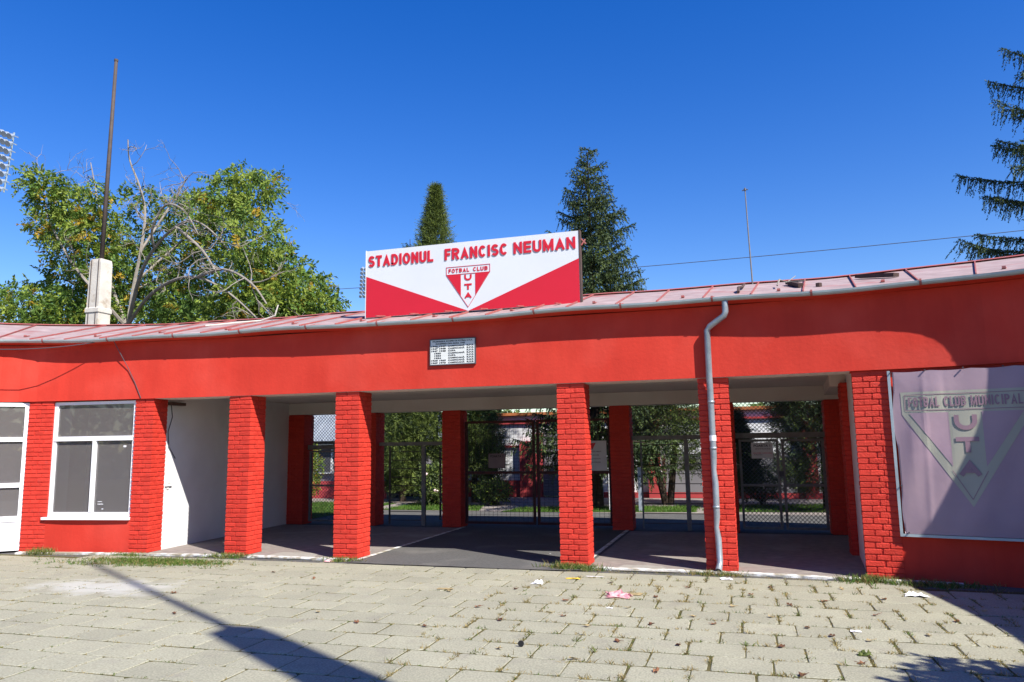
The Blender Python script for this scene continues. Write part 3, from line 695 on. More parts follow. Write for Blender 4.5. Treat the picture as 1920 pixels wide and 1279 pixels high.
for i, (y_, n_, c_) in enumerate(rows):
    z = PH - rh * (i + 3.05); hh = rh * .66
    yr = (PW * .02, PW * .33) if len(y_) > 4 else (PW * .09, PW * .15)
    for t, x, w, h in ((y_, yr[0], yr[1], hh), (n_, PW * .40, PW * (.37 if len(n_) > 4 else .17), hh * (1.18 if len(n_) > 4 else 1)), (c_, PW * .82, PW * .155, hh)):
        b = MB(); text_on(b, t, pf, pex, pen, x, z, w, h, .03, .002); b.build('lettering', 'black_paint', plq)

# ------------------------------------------------------------------ vinyl banner on the right wall
o, ex, en, L = frame_axes(1.745, 3.26, .03)
ban = empty('club_banner', tuple(o + ex * L / 2), 'faded lilac vinyl banner with a triangular club emblem on the right wall', 'banner')
Z0, Z1 = .545, 2.452
def warp(x, z):
    u = x / L; v = (z - Z0) / (Z1 - Z0); e = min(1, min(u, 1 - u) * 9, (1 - v) * 9, v * 12)
    w = .010 * math.sin(x * 7.3 + 1.2 * math.sin(z * 2.1)) * (.35 + .65 * v) + .006 * math.sin(x * 15 - z * 5)
    w += .005 * math.exp(-((x - .29 - .02 * z) / .030) ** 2) - .004 * math.exp(-((x - .55) / .03) ** 2) * v
    return .016 + w * (.35 + .65 * e) - .01 * (1 - e)
n1, n2 = 90, 60; V = []; F = []
for j in range(n2 + 1):
    for i in range(n1 + 1):
        x = L * i / n1; z = Z0 + (Z1 - Z0) * j / n2
        xx = x + (.02 * math.sin(z * 6) + .03 * (1 - (z - Z0) / (Z1 - Z0)) if i == 0 else 0)
        V.append(o + ex * xx + Vector((0, 0, z - (.012 * abs(math.sin(x * 7.5)) if j == n2 else 0))) + en * warp(x, z))
F = [(j * (n1 + 1) + i, j * (n1 + 1) + i + 1, (j + 1) * (n1 + 1) + i + 1, (j + 1) * (n1 + 1) + i) for j in range(n2) for i in range(n1)]
link('sheet', make_mesh('sheet', V, F, 'banner_lilac', smooth=True), ban)
fb = MB()
for x, z, w, h in ((-.035, Z0 - .035, .03, Z1 - Z0 + .05), (-.004, Z0 - .035, L + .03, .03), (L + .0, Z0 - .004, .03, Z1 - Z0 + .02)): fb.obox(o + ex * x + Vector((0, 0, z)) - en * .035, ex * w, en * .05, (0, 0, h))
fb.build('frame', 'zinc', ban)
def gridpoly(poly, m_, name, lift, step=.03):
    """a print that follows the wrinkles: cells of the polygon cut from a fine grid"""
    b = MB(); poly = [np.array(p, float) for p in poly]
    xs = [p[0] for p in poly]; zs = [p[1] for p in poly]
    def clip(P, a, k, sgn):
        out = []
        for i in range(len(P)):
            p, q = P[i], P[(i + 1) % len(P)]; dp, dq = sgn * (p[k] - a), sgn * (q[k] - a)
            if dp <= 0: out.append(p)
            if dp * dq < 0: out.append(p + (q - p) * (dp / (dp - dq)))
        return out
    z = min(zs)
    while z < max(zs):
        x = min(xs)
        while x < max(xs):
            c = clip(clip(clip(clip(poly, x, 0, -1), x + step, 0, 1), z, 1, -1), z + step, 1, 1)
            if len(c) > 2: b.add([o + ex * float(p[0]) + Vector((0, 0, float(p[1]))) + en * (warp(float(p[0]), float(p[1])) + lift) for p in c], [tuple(range(len(c)))])
            x += step
        z += step
    return b.build(name, m_, ban)
ccx = .735; tw = .645; zt, zm, ztip = 2.20, 1.985, .87
gridpoly([(ccx - tw, zt), (ccx - tw, zm - .05), (ccx, ztip), (ccx + tw, zm - .05), (ccx + tw, zt)][::-1], 'banner_cream', 'emblem_ground', .003)
for sg in (-1, 1):
    gridpoly([(ccx + sg * (tw - .075), zm - .035), (ccx + sg * .165, zm - .035), (ccx + sg * .165, zm - .035 - (tw - .24) * 1.545)][::-sg], 'banner_lilac', 'emblem_field', .006)
def gline(p, q, w):
    p, q = np.array(p), np.array(q); t = (q - p) / np.linalg.norm(q - p); nn = np.array([-t[1], t[0]]) * w / 2
    gridpoly([p - nn, q - nn, q + nn, p + nn], 'banner_plum', 'emblem_line', .007, .06)
gline((ccx - tw + .04, zt - .035), (ccx + tw - .04, zt - .035), .009); gline((ccx - tw + .04, zm - .005), (ccx + tw - .04, zm - .005), .009)
for sg in (-1, 1): gline((ccx + sg * (tw - .04), zm), (ccx + sg * (tw - .04), zt - .035), .009)
for sg in (-1, 1): gline((ccx + sg * .175, zm - .035 - (tw - .21) * 1.545), (ccx, ztip + .085), .008)
def warp8(x, z): return warp(x, z) + .0085
for wrd, xa, xb in (('FOTBAL', .0, .285), ('CLUB', .325, .52), ('MUNICIPAL', .56, 1.)):
    b = MB(); stroke_text(b, wrd, o, ex, en, ccx - tw + .075 + (2 * tw - .15) * xa, zm + .035, (2 * tw - .15) * (xb - xa), .115, .017, .0015, 0, warp8); b.build('lettering', 'banner_plum', ban)
for ch, z in (('U', 1.74), ('T', 1.485), ('A', 1.225)):
    b = MB(); stroke_text(b, ch, o, ex, en, ccx - .115, z, .23, .175, .05, .0015, 0, warp8); b.build('lettering', 'banner_plum', ban)
for x, z in ((.0, 2.44), (.37, 2.455), (.76, 2.46), (1.15, 2.455), (.02, 1.1), (.06, .56)):
    b = MB(); b.tube([o + ex * x + Vector((0, 0, z)) + en * .01, o + ex * x + Vector((0, 0, z)) + en * .035], .009, 6); b.build('tie', 'dark_frame', ban)

# ------------------------------------------------------------------ gates between the back columns
GY = BACK_Y + .2
def chain_link(x0, x1, z0, z1, y, pitch_, w):
    b = MB(); hgt = z1 - z0; wid = x1 - x0
    for sg in (1, -1):
        c = -hgt
        while c < wid:
            if sg == 1: a0, a1 = max(0, c), min(wid, c + hgt); p = (x0 + a0, z0 + a0 - c); q = (x0 + a1, z0 + a1 - c)
            else: a0, a1 = max(0, c), min(wid, c + hgt); p = (x0 + a0, z1 - (a0 - c)); q = (x0 + a1, z1 - (a1 - c))
            if a1 - a0 > .01:
                t = Vector((q[0] - p[0], 0, q[1] - p[1])).normalized(); nn = Vector((-t.z, 0, t.x)) * w / 2; yy = y + sg * w * .4
                P, Q = Vector((p[0], yy, p[1])), Vector((q[0], yy, q[1])); d = Vector((0, -w * .7, 0))
                b.add([P - nn, Q - nn, Q + nn, P + nn, P + d, Q + d], [(0, 1, 5, 4), (4, 5, 2, 3), (3, 2, 1, 0)])
            c += pitch_
    return b
def gate(x0, x1, label):
    return empty('metal_gate', ((x0 + x1) / 2, GY, 0), label, 'gate', 'gates between the back columns')
def gpart(g, name, m_, f, kind=None):
    b = MB(); f(b); q = b.build(name, m_, g)
    if kind: q['kind'] = kind
    return q
def leaf_frame(g, xa, xb, z0, z1, y, w, m_, mids=()):
    gpart(g, 'stile', m_, lambda b: b.box(xa, xa + w, y - w / 2, y + w / 2, z0, z1)); gpart(g, 'stile', m_, lambda b: b.box(xb - w, xb, y - w / 2, y + w / 2, z0, z1))
    for z in (z0, z1 - w) + tuple(mids): gpart(g, 'rail', m_, lambda b: b.box(xa + w, xb - w, y - w * .45, y + w * .45, z, z + w))
# first bay
g = gate(-9.25, -7.9, 'chain link gate beside the white side wall')
gpart(g, 'transom', 'grey_steel', lambda b: b.box(-9.25, -7.91, GY - .05, GY + .05, 1.60, 1.70))
gpart(g, 'wire_mesh', 'chain_wire', lambda b: b.__dict__.update(chain_link(-9.2, -7.91, 1.71, 2.37, GY, .075, .009).__dict__), 'stuff')
leaf_frame(g, -9.22, -8.55, .05, 1.58, GY, .04, 'grey_steel', (.80,)); leaf_frame(g, -8.53, -7.92, .05, 1.58, GY, .04, 'grey_steel', (.80,))
gpart(g, 'wire_mesh', 'chain_wire', lambda b: b.__dict__.update(chain_link(-9.19, -7.94, .08, 1.55, GY + .01, .075, .009).__dict__), 'stuff')
# second bay: leaves of horizontal bars, the right leaf standing open
g = gate(-7.5, -5.98, 'barred gate with its right leaf open left of the wide double gate')
gpart(g, 'transom', 'grey_steel', lambda b: b.box(-7.5, -5.99, GY - .05, GY + .05, 1.66, 1.735))
gpart(g, 'stile', 'dark_wire', lambda b: b.box(-7.28, -7.25, GY - .015, GY + .015, .03, 1.64)); gpart(g, 'stile', 'grey_steel', lambda b: b.box(-6.52, -6.44, GY - .03, GY + .03, .0, 1.655))
for k in range(9): gpart(g, 'bar', 'dark_wire', lambda b: b.box(-7.25, -6.52, GY - .007, GY + .007, .10 + k * .178, .114 + k * .178))
for k in range(9):
    gpart(g, 'bar', 'dark_wire', lambda b: b.bar((-6.03, GY, .10 + k * .178), (-6.42, GY + .75, .10 + k * .178), .014))
gpart(g, 'stile', 'dark_wire', lambda b: b.bar((-6.42, GY + .76, .05), (-6.42, GY + .76, 1.60), .035)); gpart(g, 'stile', 'dark_wire', lambda b: b.box(-6.03, -5.995, GY - .015, GY + .015, .03, 1.64))
# middle bay: wide double gate with welded mesh
g = gate(-5.57, -2.48, 'wide double gate of dark red frames and welded wire mesh')
leaf_frame(g, -5.54, -4.045, .06, 2.14, GY, .05, 'dark_red_steel', (1.06,)); leaf_frame(g, -4.005, -2.50, .06, 2.14, GY, .05, 'dark_red_steel', (1.06,))
def weld(x0, x1):
    def f(b):
        x = x0
        while x < x1: b.box(x, x + .0045, GY - .003, GY + .003, .1, 2.1); x += .092
        z = .12
        while z < 2.1: b.box(x0, x1, GY - .009, GY - .004, z, z + .0045); z += .062
    return f
for xa, xb in ((-5.50, -4.09), (-3.96, -2.55)): gpart(g, 'wire_mesh', 'dark_wire', weld(xa, xb), 'stuff')
# fourth bay
g = gate(-2.09, -.55, 'barred gate under chain link right of the wide double gate')
gpart(g, 'transom', 'grey_steel', lambda b: b.box(-2.08, -.56, GY - .05, GY + .05, 1.70, 1.78))
gpart(g, 'wire_mesh', 'chain_wire', lambda b: b.__dict__.update(chain_link(-2.08, -.56, 1.785, 2.37, GY, .075, .008).__dict__), 'stuff')
gpart(g, 'stile', 'grey_steel', lambda b: b.box(-1.93, -1.90, GY - .015, GY + .015, .03, 1.69)); gpart(g, 'stile', 'grey_steel', lambda b: b.box(-1.10, -1.02, GY - .03, GY + .03, 0, 1.695))
for k in range(9):
    gpart(g, 'bar', 'dark_wire', lambda b: b.box(-1.90, -1.10, GY - .007, GY + .007, .12 + k * .185, .134 + k * .185)); gpart(g, 'bar', 'dark_wire', lambda b: b.box(-1.02, -.58, GY - .007, GY + .007, .12 + k * .185, .134 + k * .185))
# fifth bay
g = gate(-.15, 1.40, 'closed two leaf chain link gate with grey frames at the right end')
gpart(g, 'transom', 'grey_steel', lambda b: b.box(-.15, 1.40, GY - .05, GY + .05, 1.70, 1.80))
gpart(g, 'wire_mesh', 'chain_wire', lambda b: b.__dict__.update(chain_link(-.15, 1.40, 1.81, 2.37, GY, .075, .009).__dict__), 'stuff')
leaf_frame(g, -.10, .60, .05, 1.68, GY, .045, 'grey_steel', (.82,)); leaf_frame(g, .65, 1.38, .05, 1.68, GY, .045, 'grey_steel', (.82,))
gpart(g, 'wire_mesh', 'chain_wire', lambda b: b.__dict__.update(chain_link(-.05, 1.34, .09, 1.64, GY + .01, .075, .009).__dict__), 'stuff')
gpart(g, 'lock', 'dark_frame', lambda b: b.box(.585, .665, GY - .04, GY - .024, 1.0, 1.1))

# notices on the gates
def notice(x0, x1, z0, z1, m_, label, lines, y=GY - .05):
    n = empty('notice_board', ((x0 + x1) / 2, y, z0), label, 'notice'); oo = Vector((x0, y, 0)); X = Vector((1, 0, 0)); E = Vector((0, -1, 0))
    b = MB(); b.box(x0, x1, y, y + .008, z0, z1); b.build('board', m_, n); w = x1 - x0; h = z1 - z0
    for t, xa, xb, za, zb, mm in lines:
        b = MB(); text_on(b, t, oo + E * .001, X, E, w * xa, z0 + h * za, w * (xb - xa), h * (zb - za), .02, .002); b.build('lettering', mm, n)
    return n
notice(.12, .50, 1.33, 1.62, 'paper', 'white paper notice about gate one on the grey right gate', [('POARTA 1', .12, .88, .72, .88, 'black_paint'), ('INTRARE', .2, .9, .56, .64, 'board_grey'), ('ACCES OFICIAL', .08, .95, .30, .37, 'sign_red'), ('ARAD', .1, .5, .2, .26, 'board_grey')])
notice(-5.02, -4.66, 1.18, 1.47, 'board_grey', 'grey lined board hanging on the left leaf of the wide gate', [('POARTA 2', .12, .9, .74, .9, 'black_paint')] )
nb = notice(-2.98, -2.58, 1.12, 1.70, 'paper', 'white sheet with a small red triangular emblem on the wide gate', [('REGULAMENT', .2, .75, .62, .66, 'board_grey'), ('ACCES', .3, .62, .5, .54, 'board_grey'), ('STADION', .28, .7, .38, .42, 'board_grey'), ('INTERZIS', .25, .7, .26, .30, 'board_grey')])
flat(nb, 'emblem', 'sign_red', [(.03, .535), (.10, .40), (.17, .535)][::-1], Vector((-2.96, GY - .052, 1.12)), Vector((1, 0, 0)), Vector((0, -1, 0)))

# wall fittings in the left bay
sw = Vector((-9.34, 10.36, 0)); sd = (Vector((-9.68, 14.85, 0)) - sw).normalized(); sn = Vector((sd.y, -sd.x, 0))
def onside(t, z, o=.0): p = sw + sd * t + sn * o; return Vector((p.x, p.y, z))
lone('wall_lamp', 'timber', lambda b: b.obox(onside(.10, 2.40, .0), sd * .35, sn * .10, (0, 0, .05)), 'flat brown lamp fitting at the top of the white side wall', 'lamp')
lone('hanging_cable', 'dark_frame', lambda b: b.tube([onside(.16, 2.40, .03), onside(.20, 2.2, .03), onside(.12, 1.95, .02), onside(.16, 1.7, .015), onside(.34, 1.50, .015)], .008, 5), 'thin loose cable hanging down the white side wall', 'cable')
sb = empty('switch_box', tuple(onside(.25, 1.05)), 'small broken white switch box on the white side wall', 'switch')
b = MB(); b.obox(onside(.12, 1.04), sd * .16, sn * .03, (0, 0, .15)); b.build('box', 'white_pvc', sb)
b = MB(); b.obox(onside(.16, 1.08, .031), sd * .07, sn * .004, (0, 0, .06)); b.obox(onside(.17, .985, .002), sd * .05, sn * .01, (0, 0, .03)); b.build('switch', 'soffit', sb)

# cables on and above the fascia at the left
def sag(a, c, d, n=14): a, c = Vector(a), Vector(c); return [a.lerp(c, i / n) - Vector((0, 0, d * 4 * (i / n) * (1 - i / n))) for i in range(n + 1)]
lone('fascia_cable', 'dark_frame', lambda b: b.tube([wp(-9.98, .19, 3.50), wp(-9.9, .12, 3.3), wp(-9.75, .055, 3.0), wp(-9.62, .042, 2.75), wp(-9.50, .04, 2.50)], .006, 5), 'thin cable running down the red fascia above the window pier', 'cable')
lone('fascia_cable', 'dark_frame', lambda b: b.tube(sag(wp(-12.7, .22, 3.40), wp(-10.3, .20, 3.44), .10), .007, 5), 'thin sagging cable below the gutter at the left end', 'cable')

# ------------------------------------------------------------------ concrete pillars with steel masts
def mast_pillar(x, y, zt, zp, label, w=.58, lean=.0, ledge=.56):
    r = empty('mast_pillar', (x, y, 0), label, 'pillar', 'concrete pillars with steel masts')
    b = MB(); h = zt
    b.add([(x + sx * w * k, y + sy * w * k, z) for z, k in ((0, .62), (h * .78, .50), (h * .785, ledge), (h * .80, ledge), (h * .805, .50), (h * .985, .47), (h, .43)) for sx, sy in ((-1, -1), (1, -1), (1, 1), (-1, 1))],
          [(i * 4 + k, i * 4 + (k + 1) % 4, i * 4 + 4 + (k + 1) % 4, i * 4 + 4 + k) for i in range(6) for k in range(4)] + [(24, 25, 26, 27), (3, 2, 1, 0)])
    b.build('pillar', 'concrete_pillar', r)
    b = MB(); b.tube([(x, y, zt - .1), (x + lean * .5, y, (zt + zp) / 2), (x + lean, y, zp)], [.060, .053, .045], 10); b.build('pole', 'rusty_pole', r, True)
    b = MB(); b.tube([(x + lean, y, zp), (x + lean, y, zp + .06)], .055, 10); b.build('pole_cap', 'rusty_pole', r)
    b = MB()
    for k in (-1, 1): b.tube([(x + k * .12, y - w * .62, .1), (x + k * .12, y - w * .49, zt - .02)], .012, 5)
    b.build('earth_wire', 'rusty_pole', r); return r
mast_pillar(-16.25, 15.5, 6.72, 12.4, 'white concrete pillar with a tall rusty mast behind the roof at the left', lean=.08, w=.40)
cxm, cym = 4.29, -.78
mast_pillar(cxm * math.cos(yaw) - cym * math.sin(yaw), cxm * math.sin(yaw) + cym * math.cos(yaw), 10.5, 16.1, 'concrete pillar with a mast whose shadow crosses the paving', w=.37, ledge=.50)

# ------------------------------------------------------------------ overhead cable, floodlights
lone('overhead_cable', 'dark_frame', lambda b: b.tube(sag((-60, 30, 11.2), (48, 30, 11.0), 2.35, 30), .013, 4), 'thin black cable crossing the sky above the roof', 'cable')
def floodlight(x, y, z0, z1, wid, label, rows, cols_, tilt, px):
    r = empty('floodlight_mast', (x + px, y, 0), label, 'floodlight', 'floodlight masts of the stadium')
    b = MB(); b.tube([(x + px, y, 0), (x + px, y, (z0 + z1) / 2)], [.7, .35], 8); b.build('mast', 'zinc', r)
    b = MB(); dx = Vector((math.cos(tilt), 0, -math.sin(tilt)))
    b2 = MB()
    for i in range(rows):
        z = z0 + (z1 - z0) * (i + .5) / rows; sh = (i / rows) * wid * .16
        a = Vector((x - wid / 2 + sh, y, z)); c = a + dx * wid
        b.bar(a, c, .10)
        for k in range(cols_):
            p = a + dx * wid * (k + .5) / cols_ + Vector((0, -.25, .0)); q = p + Vector((.05, -.5, -.3))
            b2.tube([p, q], [.18, (z1 - z0) / rows * .42], 8)
    for k in (.1, .5, .92): b.bar(Vector((x - wid / 2, y, z0)) + dx * wid * k, Vector((x - wid / 2 + wid * .12, y, z1)) + dx * wid * k, .12)
    b.build('rack', 'zinc', r); o = b2.build('lamps', 'lamp_glass', r); o['kind'] = 'stuff'; return r
floodlight(-73.0, 55, 30.3, 36.6, 6.4, 'bank of round floodlights at the left edge of the sky', 8, 8, .42, -1.5)
floodlight(-48.5, 90, 21.9, 26.2, 1.1, 'distant floodlight bank beside the left edge of the name board', 8, 2, .1, .9)

# ------------------------------------------------------------------ trees
def tri_mesh(name, T, mats, midx, parent):
    T = np.asarray(T, dtype=np.float32); n = len(T)
    return link(name, make_mesh(name, T.reshape(-1, 3), np.arange(n * 3).reshape(n, 3), mats, midx), parent)
def quads_mesh(name, Q, mats, midx, parent):
    Q = np.asarray(Q, dtype=np.float32); n = len(Q)
    return link(name, make_mesh(name, Q.reshape(-1, 3), np.arange(n * 4).reshape(n, 4), mats, midx), parent)
def unit(v): return v / np.maximum(np.linalg.norm(v, axis=-1, keepdims=True), 1e-9)
def leaf_quads(P, D, ln, wd_, r):
    """diamond leaves at P pointing along D"""
    n = len(P); D = unit(D); Rn = unit(np.cross(D, r.normal(size=(n, 3)))); ln = np.broadcast_to(ln, n)[:, None]; wd_ = np.broadcast_to(wd_, n)[:, None]
    Nn = np.cross(D, Rn) * wd_ * .25
    return np.stack([P, P + D * ln * .45 + Rn * wd_ / 2 + Nn, P + D * ln, P + D * ln * .45 - Rn * wd_ / 2 + Nn], 1)

def spruce(x, y, H, rad, z0, seed, label, shade=('needle_dark', 'needle_mid'), whorl=.36, arms=7, low_r=1., dens=.07):
    r = np.random.default_rng(seed); t = empty('spruce_tree', (x, y, 0), label, 'tree')
    b = MB(); b.tube([(x, y, 0), (x, y, H * .5), (x, y, H)], [H * .016, H * .010, .01], 8); b.build('trunk', 'bark_dark', t)
    T = []; MI = []; limbs = MB()
    z = z0
    while z < H - .15:
        f = (z - z0) / (H - z0); Lm = rad * (1 - f) ** .8 * (.55 + .45 * min(1, f * 6 + low_r)) + .12
        n = max(4, int(arms * (1 - .35 * f)))
        a0 = r.uniform(0, 6.28)
        for k in range(n):
            az = a0 + 6.283 * k / n + r.normal(0, .22); L = Lm * r.uniform(.68, 1.12); zz = z + r.normal(0, .09)
            out = np.array([math.cos(az), math.sin(az), 0]); side = np.array([-out[1], out[0], 0])
            rise = (.55 * f - .28) + r.normal(0, .07); cur = .26
            def pos(s): return np.array([x, y, zz]) + out * (L * s) + np.array([0, 0, L * (rise * s + cur * s * s)])
            limbs.tube([pos(q) for q in (0, .35, .7, 1)], [.03 * (1 - f) + .012, .022 * (1 - f) + .009, .012, .004], 4, cap=False)
            m_ = max(4, int(L / dens))
            for s in np.linspace(.12, 1, m_):
                p = pos(s); fl = .16 + .42 * (1 - s) * min(1, L)
                tw = [(side, fl), (-side, fl)]
                for sd_, l in tw:
                    for hang in (0, 1):
                        if hang: d = unit(np.array([0, 0, -1.]) + sd_ * .35 + out * .25 + r.normal(0, .16, 3)); l2 = r.uniform(.14, .30 + .10 * min(L, 3)) * (1 if L > .6 else .5); q0 = p + sd_ * l * r.uniform(.1, .9)
                        else: d = unit(sd_ * .8 + out * .65 + np.array([0, 0, -.12 + .25 * f]) + r.normal(0, .12, 3)); l2 = l * r.uniform(.7, 1.1); q0 = p
                        nn = max(3, int(l2 / .030)); ss = np.linspace(.02, 1, nn)[:, None]
                        P = q0 + d * l2 * ss
                        nd = unit(d + unit(r.normal(size=(nn, 3))) * .85); wv = unit(np.cross(nd, r.normal(size=(nn, 3)))) * .020
                        ln_ = .085 * (1 - .4 * ss)
                        T.append(np.stack([P - wv, P + wv, P + nd * ln_], 1)); MI.append(np.full(nn, int(r.random() < .45)))
        z += whorl * (1 - .35 * f)
    limbs.build('branches', 'bark_dark', t)
    tri_mesh('crown', np.concatenate(T), list(shade), np.concatenate(MI), t); return t

def conifer_bush(x, y, H, rad, z0, seed, label, n, mats=('needle_mid', 'needle_light', 'needle_dark'), pw=.6, name='conifer_tree', trunks=((0, 0),), up_=.9, top=0., probs=(.45, .3, .25), sz=.10):
    """dense thuja-like crown of many small upright sprays"""
    r = np.random.default_rng(seed); t = empty(name, (x, y, 0), label, 'tree')
    b = MB()
    for dx, dy in trunks: b.tube([(x + dx * .15, y + dy * .15, -.02), (x + dx, y + dy, H * .35), (x + dx * .7, y + dy * .7, H * .9)], [.10, .07, .02], 7)
    b.build('trunk', 'bark_dark', t)
    # lumpy surface: sub-clumps
    nc = 110; ch = r.random(nc) ** .8; ca = r.uniform(0, 6.28, nc)
    def prof(h): return np.minimum(1.45, rad * np.where(h < .18, .55 + .45 * h / .18, (1 - (h - .18) / .82) ** pw * (1 - top) + top * (1 - h)))
    i = r.integers(0, nc, n); h = np.clip(ch[i] + r.normal(0, .055, n), 0, 1); a = ca[i] + r.normal(0, .33, n)
    rr = prof(h) * (.80 + .28 * np.sin(ca[i] * 7 + i)) * r.uniform(.22, 1.05, n) ** .5
    C = np.stack([x + rr * np.cos(a), y + rr * np.sin(a), z0 + h * (H - z0)], 1)
    out = np.stack([np.cos(a), np.sin(a), np.zeros(n)], 1)
    Qs = []; MI = []
    mi = r.choice(len(mats), n, p=probs)
    main = unit(out * r.uniform(.2, .9, (n, 1)) + np.array([0, 0, up_]) * r.uniform(-.3, 1.2, (n, 1)) + r.normal(0, .3, (n, 3)))
    ax = unit(np.cross(main, r.normal(size=(n, 3)))); Lm = r.uniform(.16, .36, (n, 1))
    for k in range(9):      # a flat fan of scaly twigs along one spray
        f = (k // 2) / 4.5; sg = 1 if k % 2 else -1
        d = unit(main + ax * sg * (.75 - .5 * f) + r.normal(0, .13, (n, 3)) + np.array([0, 0, -.12]))
        Qs.append(leaf_quads(C + main * Lm * f, d, r.uniform(sz * .6, sz * 1.2, n) * (1.1 - .5 * f), r.uniform(.012, .021, n), r)); MI.append(mi)
    quads_mesh('crown', np.concatenate(Qs), list(mats), np.concatenate(MI), t); return t

# big broadleaf tree at the left, seen over the roof
def broadleaf():
    r = np.random.default_rng(21); BY = 19.
    t = empty('broadleaf_tree', (-17.9, BY, 0), 'large spreading broadleaf tree with bare grey limbs behind the roof at the left', 'tree')
    K = 19 / 24.
    def W(px, py, dy=0.):   # where the limbs stand in the plane of the tree
        a = (px - 960) / 1400.; v = (639.5 - py) / 1400.
        d = fw + rx * a + up * v; s = (BY + dy) / d.y; return np.array([d.x * s, BY + dy, 1.65 + d.z * s])
    limb = MB()
    def tube(pts, r0, r1): limb.tube([Vector(p) for p in pts], list(np.linspace(r0, r1, len(pts))), 6, cap=False)
    base = np.array([-17.9, BY, 0.]); fork = W(238, 620)
    tube([base, (base + fork) / 2 + np.array([.1, 0, 0]), fork], .2, .085)
    mains = [[(238, 620, 0), (250, 540, .2), (264, 470, .2), (272, 400, .3), (262, 350, .2), (243, 300, 0), (240, 262, -.1)],
             [(240, 610, 0), (262, 520, -.8), (290, 465, -1.2), (330, 425, -1.6), (362, 414, -1.8), (395, 432, -1.9), (430, 470, -2)],
             [(240, 610, 0), (275, 560, -1), (320, 528, -1.6), (370, 520, -2), (430, 550, -2.2), (490, 605, -2.2)],
             [(238, 615, 0), (205, 520, .5), (192, 430, 1), (182, 370, 1.2), (170, 305, 1.2)],
             [(238, 615, 0), (190, 560, -.8), (140, 500, -1), (100, 430, -.8), (75, 350, -.5)],
             [(252, 530, .2), (320, 470, 1.2), (400, 400, 1.8), (450, 350, 2), (500, 345, 2)],
             [(262, 540, 1), (350, 500, 2), (450, 470, 2.4), (540, 510, 2.2), (610, 560, 2)],
             [(264, 470, .2), (310, 400, 1), (335, 360, 1.2), (350, 335, 1.2)],
             [(192, 430, 1), (130, 380, 1.5), (90, 340, 1.5)], [(290, 465, -1.2), (285, 430, -1.6), (310, 385, -1.8), (345, 395, -2), (372, 440, -2)],
             [(370, 520, -2), (420, 505, -2.6), (470, 530, -3), (500, 570, -3)], [(330, 425, -1.6), (380, 470, -2.4), (410, 520, -2.6)]]
    ends = []
    for i, M_ in enumerate(mains):
        P = [tuple(W(*q)) for q in M_]; C = catmull(P, 4); r0 = .065 if i < 5 else .045; tube([np.array(c) for c in C], r0, .018)
        ends.append([np.array(c) for c in C])
    # fine bare twigs: recursive zigzags
    def twig(p, d, L, rad, dep):
        pts = [p]; q = p.copy(); dd = d.copy()
        for k in range(4): dd = unit(dd + r.normal(0, .30, 3)); q = q + dd * L / 4; pts.append(q.copy())
        limb.tube([Vector(a) for a in pts], list(np.linspace(rad, rad * .45, 5)), 4, cap=False)
        if dep > 0:
            for k in range(r.integers(2, 4)): twig(pts[r.integers(2, 5)], unit(dd + r.normal(0, .75, 3)), L * r.uniform(.5, .75), rad * .55, dep - 1)
    for i, C in enumerate(ends):
        for k in range(10 if i in (0, 7, 3) else 6):
            c = C[r.integers(len(C) // 3, len(C))]; d = unit(r.normal(size=3) * np.array([1, .6, .7]) + np.array([0, 0, .45 if i in (0, 3, 7, 8) else .1])); twig(c, d, r.uniform(.6, 1.15), .017, 2)
    limb.build('trunk', 'bark_grey', t)
    # leafy clumps: centre (in the tree's plane), radius, number of sprays
    cl = [(75, 345, .5, 16), (110, 365, .7, 26), (150, 385, .8, 34), (110, 420, .8, 30), (170, 440, .9, 34), (90, 430, .5, 14), (150, 480, .9, 38), (190, 500, .8, 30), (130, 540, .9, 38), (180, 570, 1., 46), (110, 590, .9, 40), (60, 580, .6, 18), (90, 620, .9, 30), (210, 600, .9, 36), (145, 600, .9, 40), (230, 440, .6, 14), (215, 380, .6, 12),
          (300, 600, .9, 34), (350, 590, .9, 38), (400, 600, .9, 40), (450, 590, .9, 38), (500, 580, .9, 40), (545, 570, .9, 38), (590, 580, .7, 26), (615, 565, .4, 10), (540, 520, .9, 38), (500, 490, .9, 34), (570, 545, .7, 22), (470, 540, .9, 30), (520, 600, .8, 28),
          (480, 440, .8, 26), (440, 400, .8, 28), (470, 365, .7, 26), (500, 340, .4, 12), (420, 365, .6, 18), (395, 395, .7, 20), (440, 335, .5, 12), (350, 400, .7, 18), (310, 430, .7, 16), (380, 450, .7, 16), (440, 490, .8, 22), (340, 550, .8, 20), (300, 510, .6, 10), (260, 560, .7, 18), (280, 380, .5, 8), (330, 470, .6, 10),
          (20, 560, .5, 10), (15, 600, .7, 22), (45, 540, .4, 7),
          (250, 480, .8, 24), (300, 470, .8, 22), (350, 500, .9, 26), (400, 540, .9, 30), (280, 560, .9, 28), (330, 580, .9, 28), (420, 460, .8, 22), (230, 540, .8, 22), (370, 380, .5, 10)]
    Q = []; MI = []
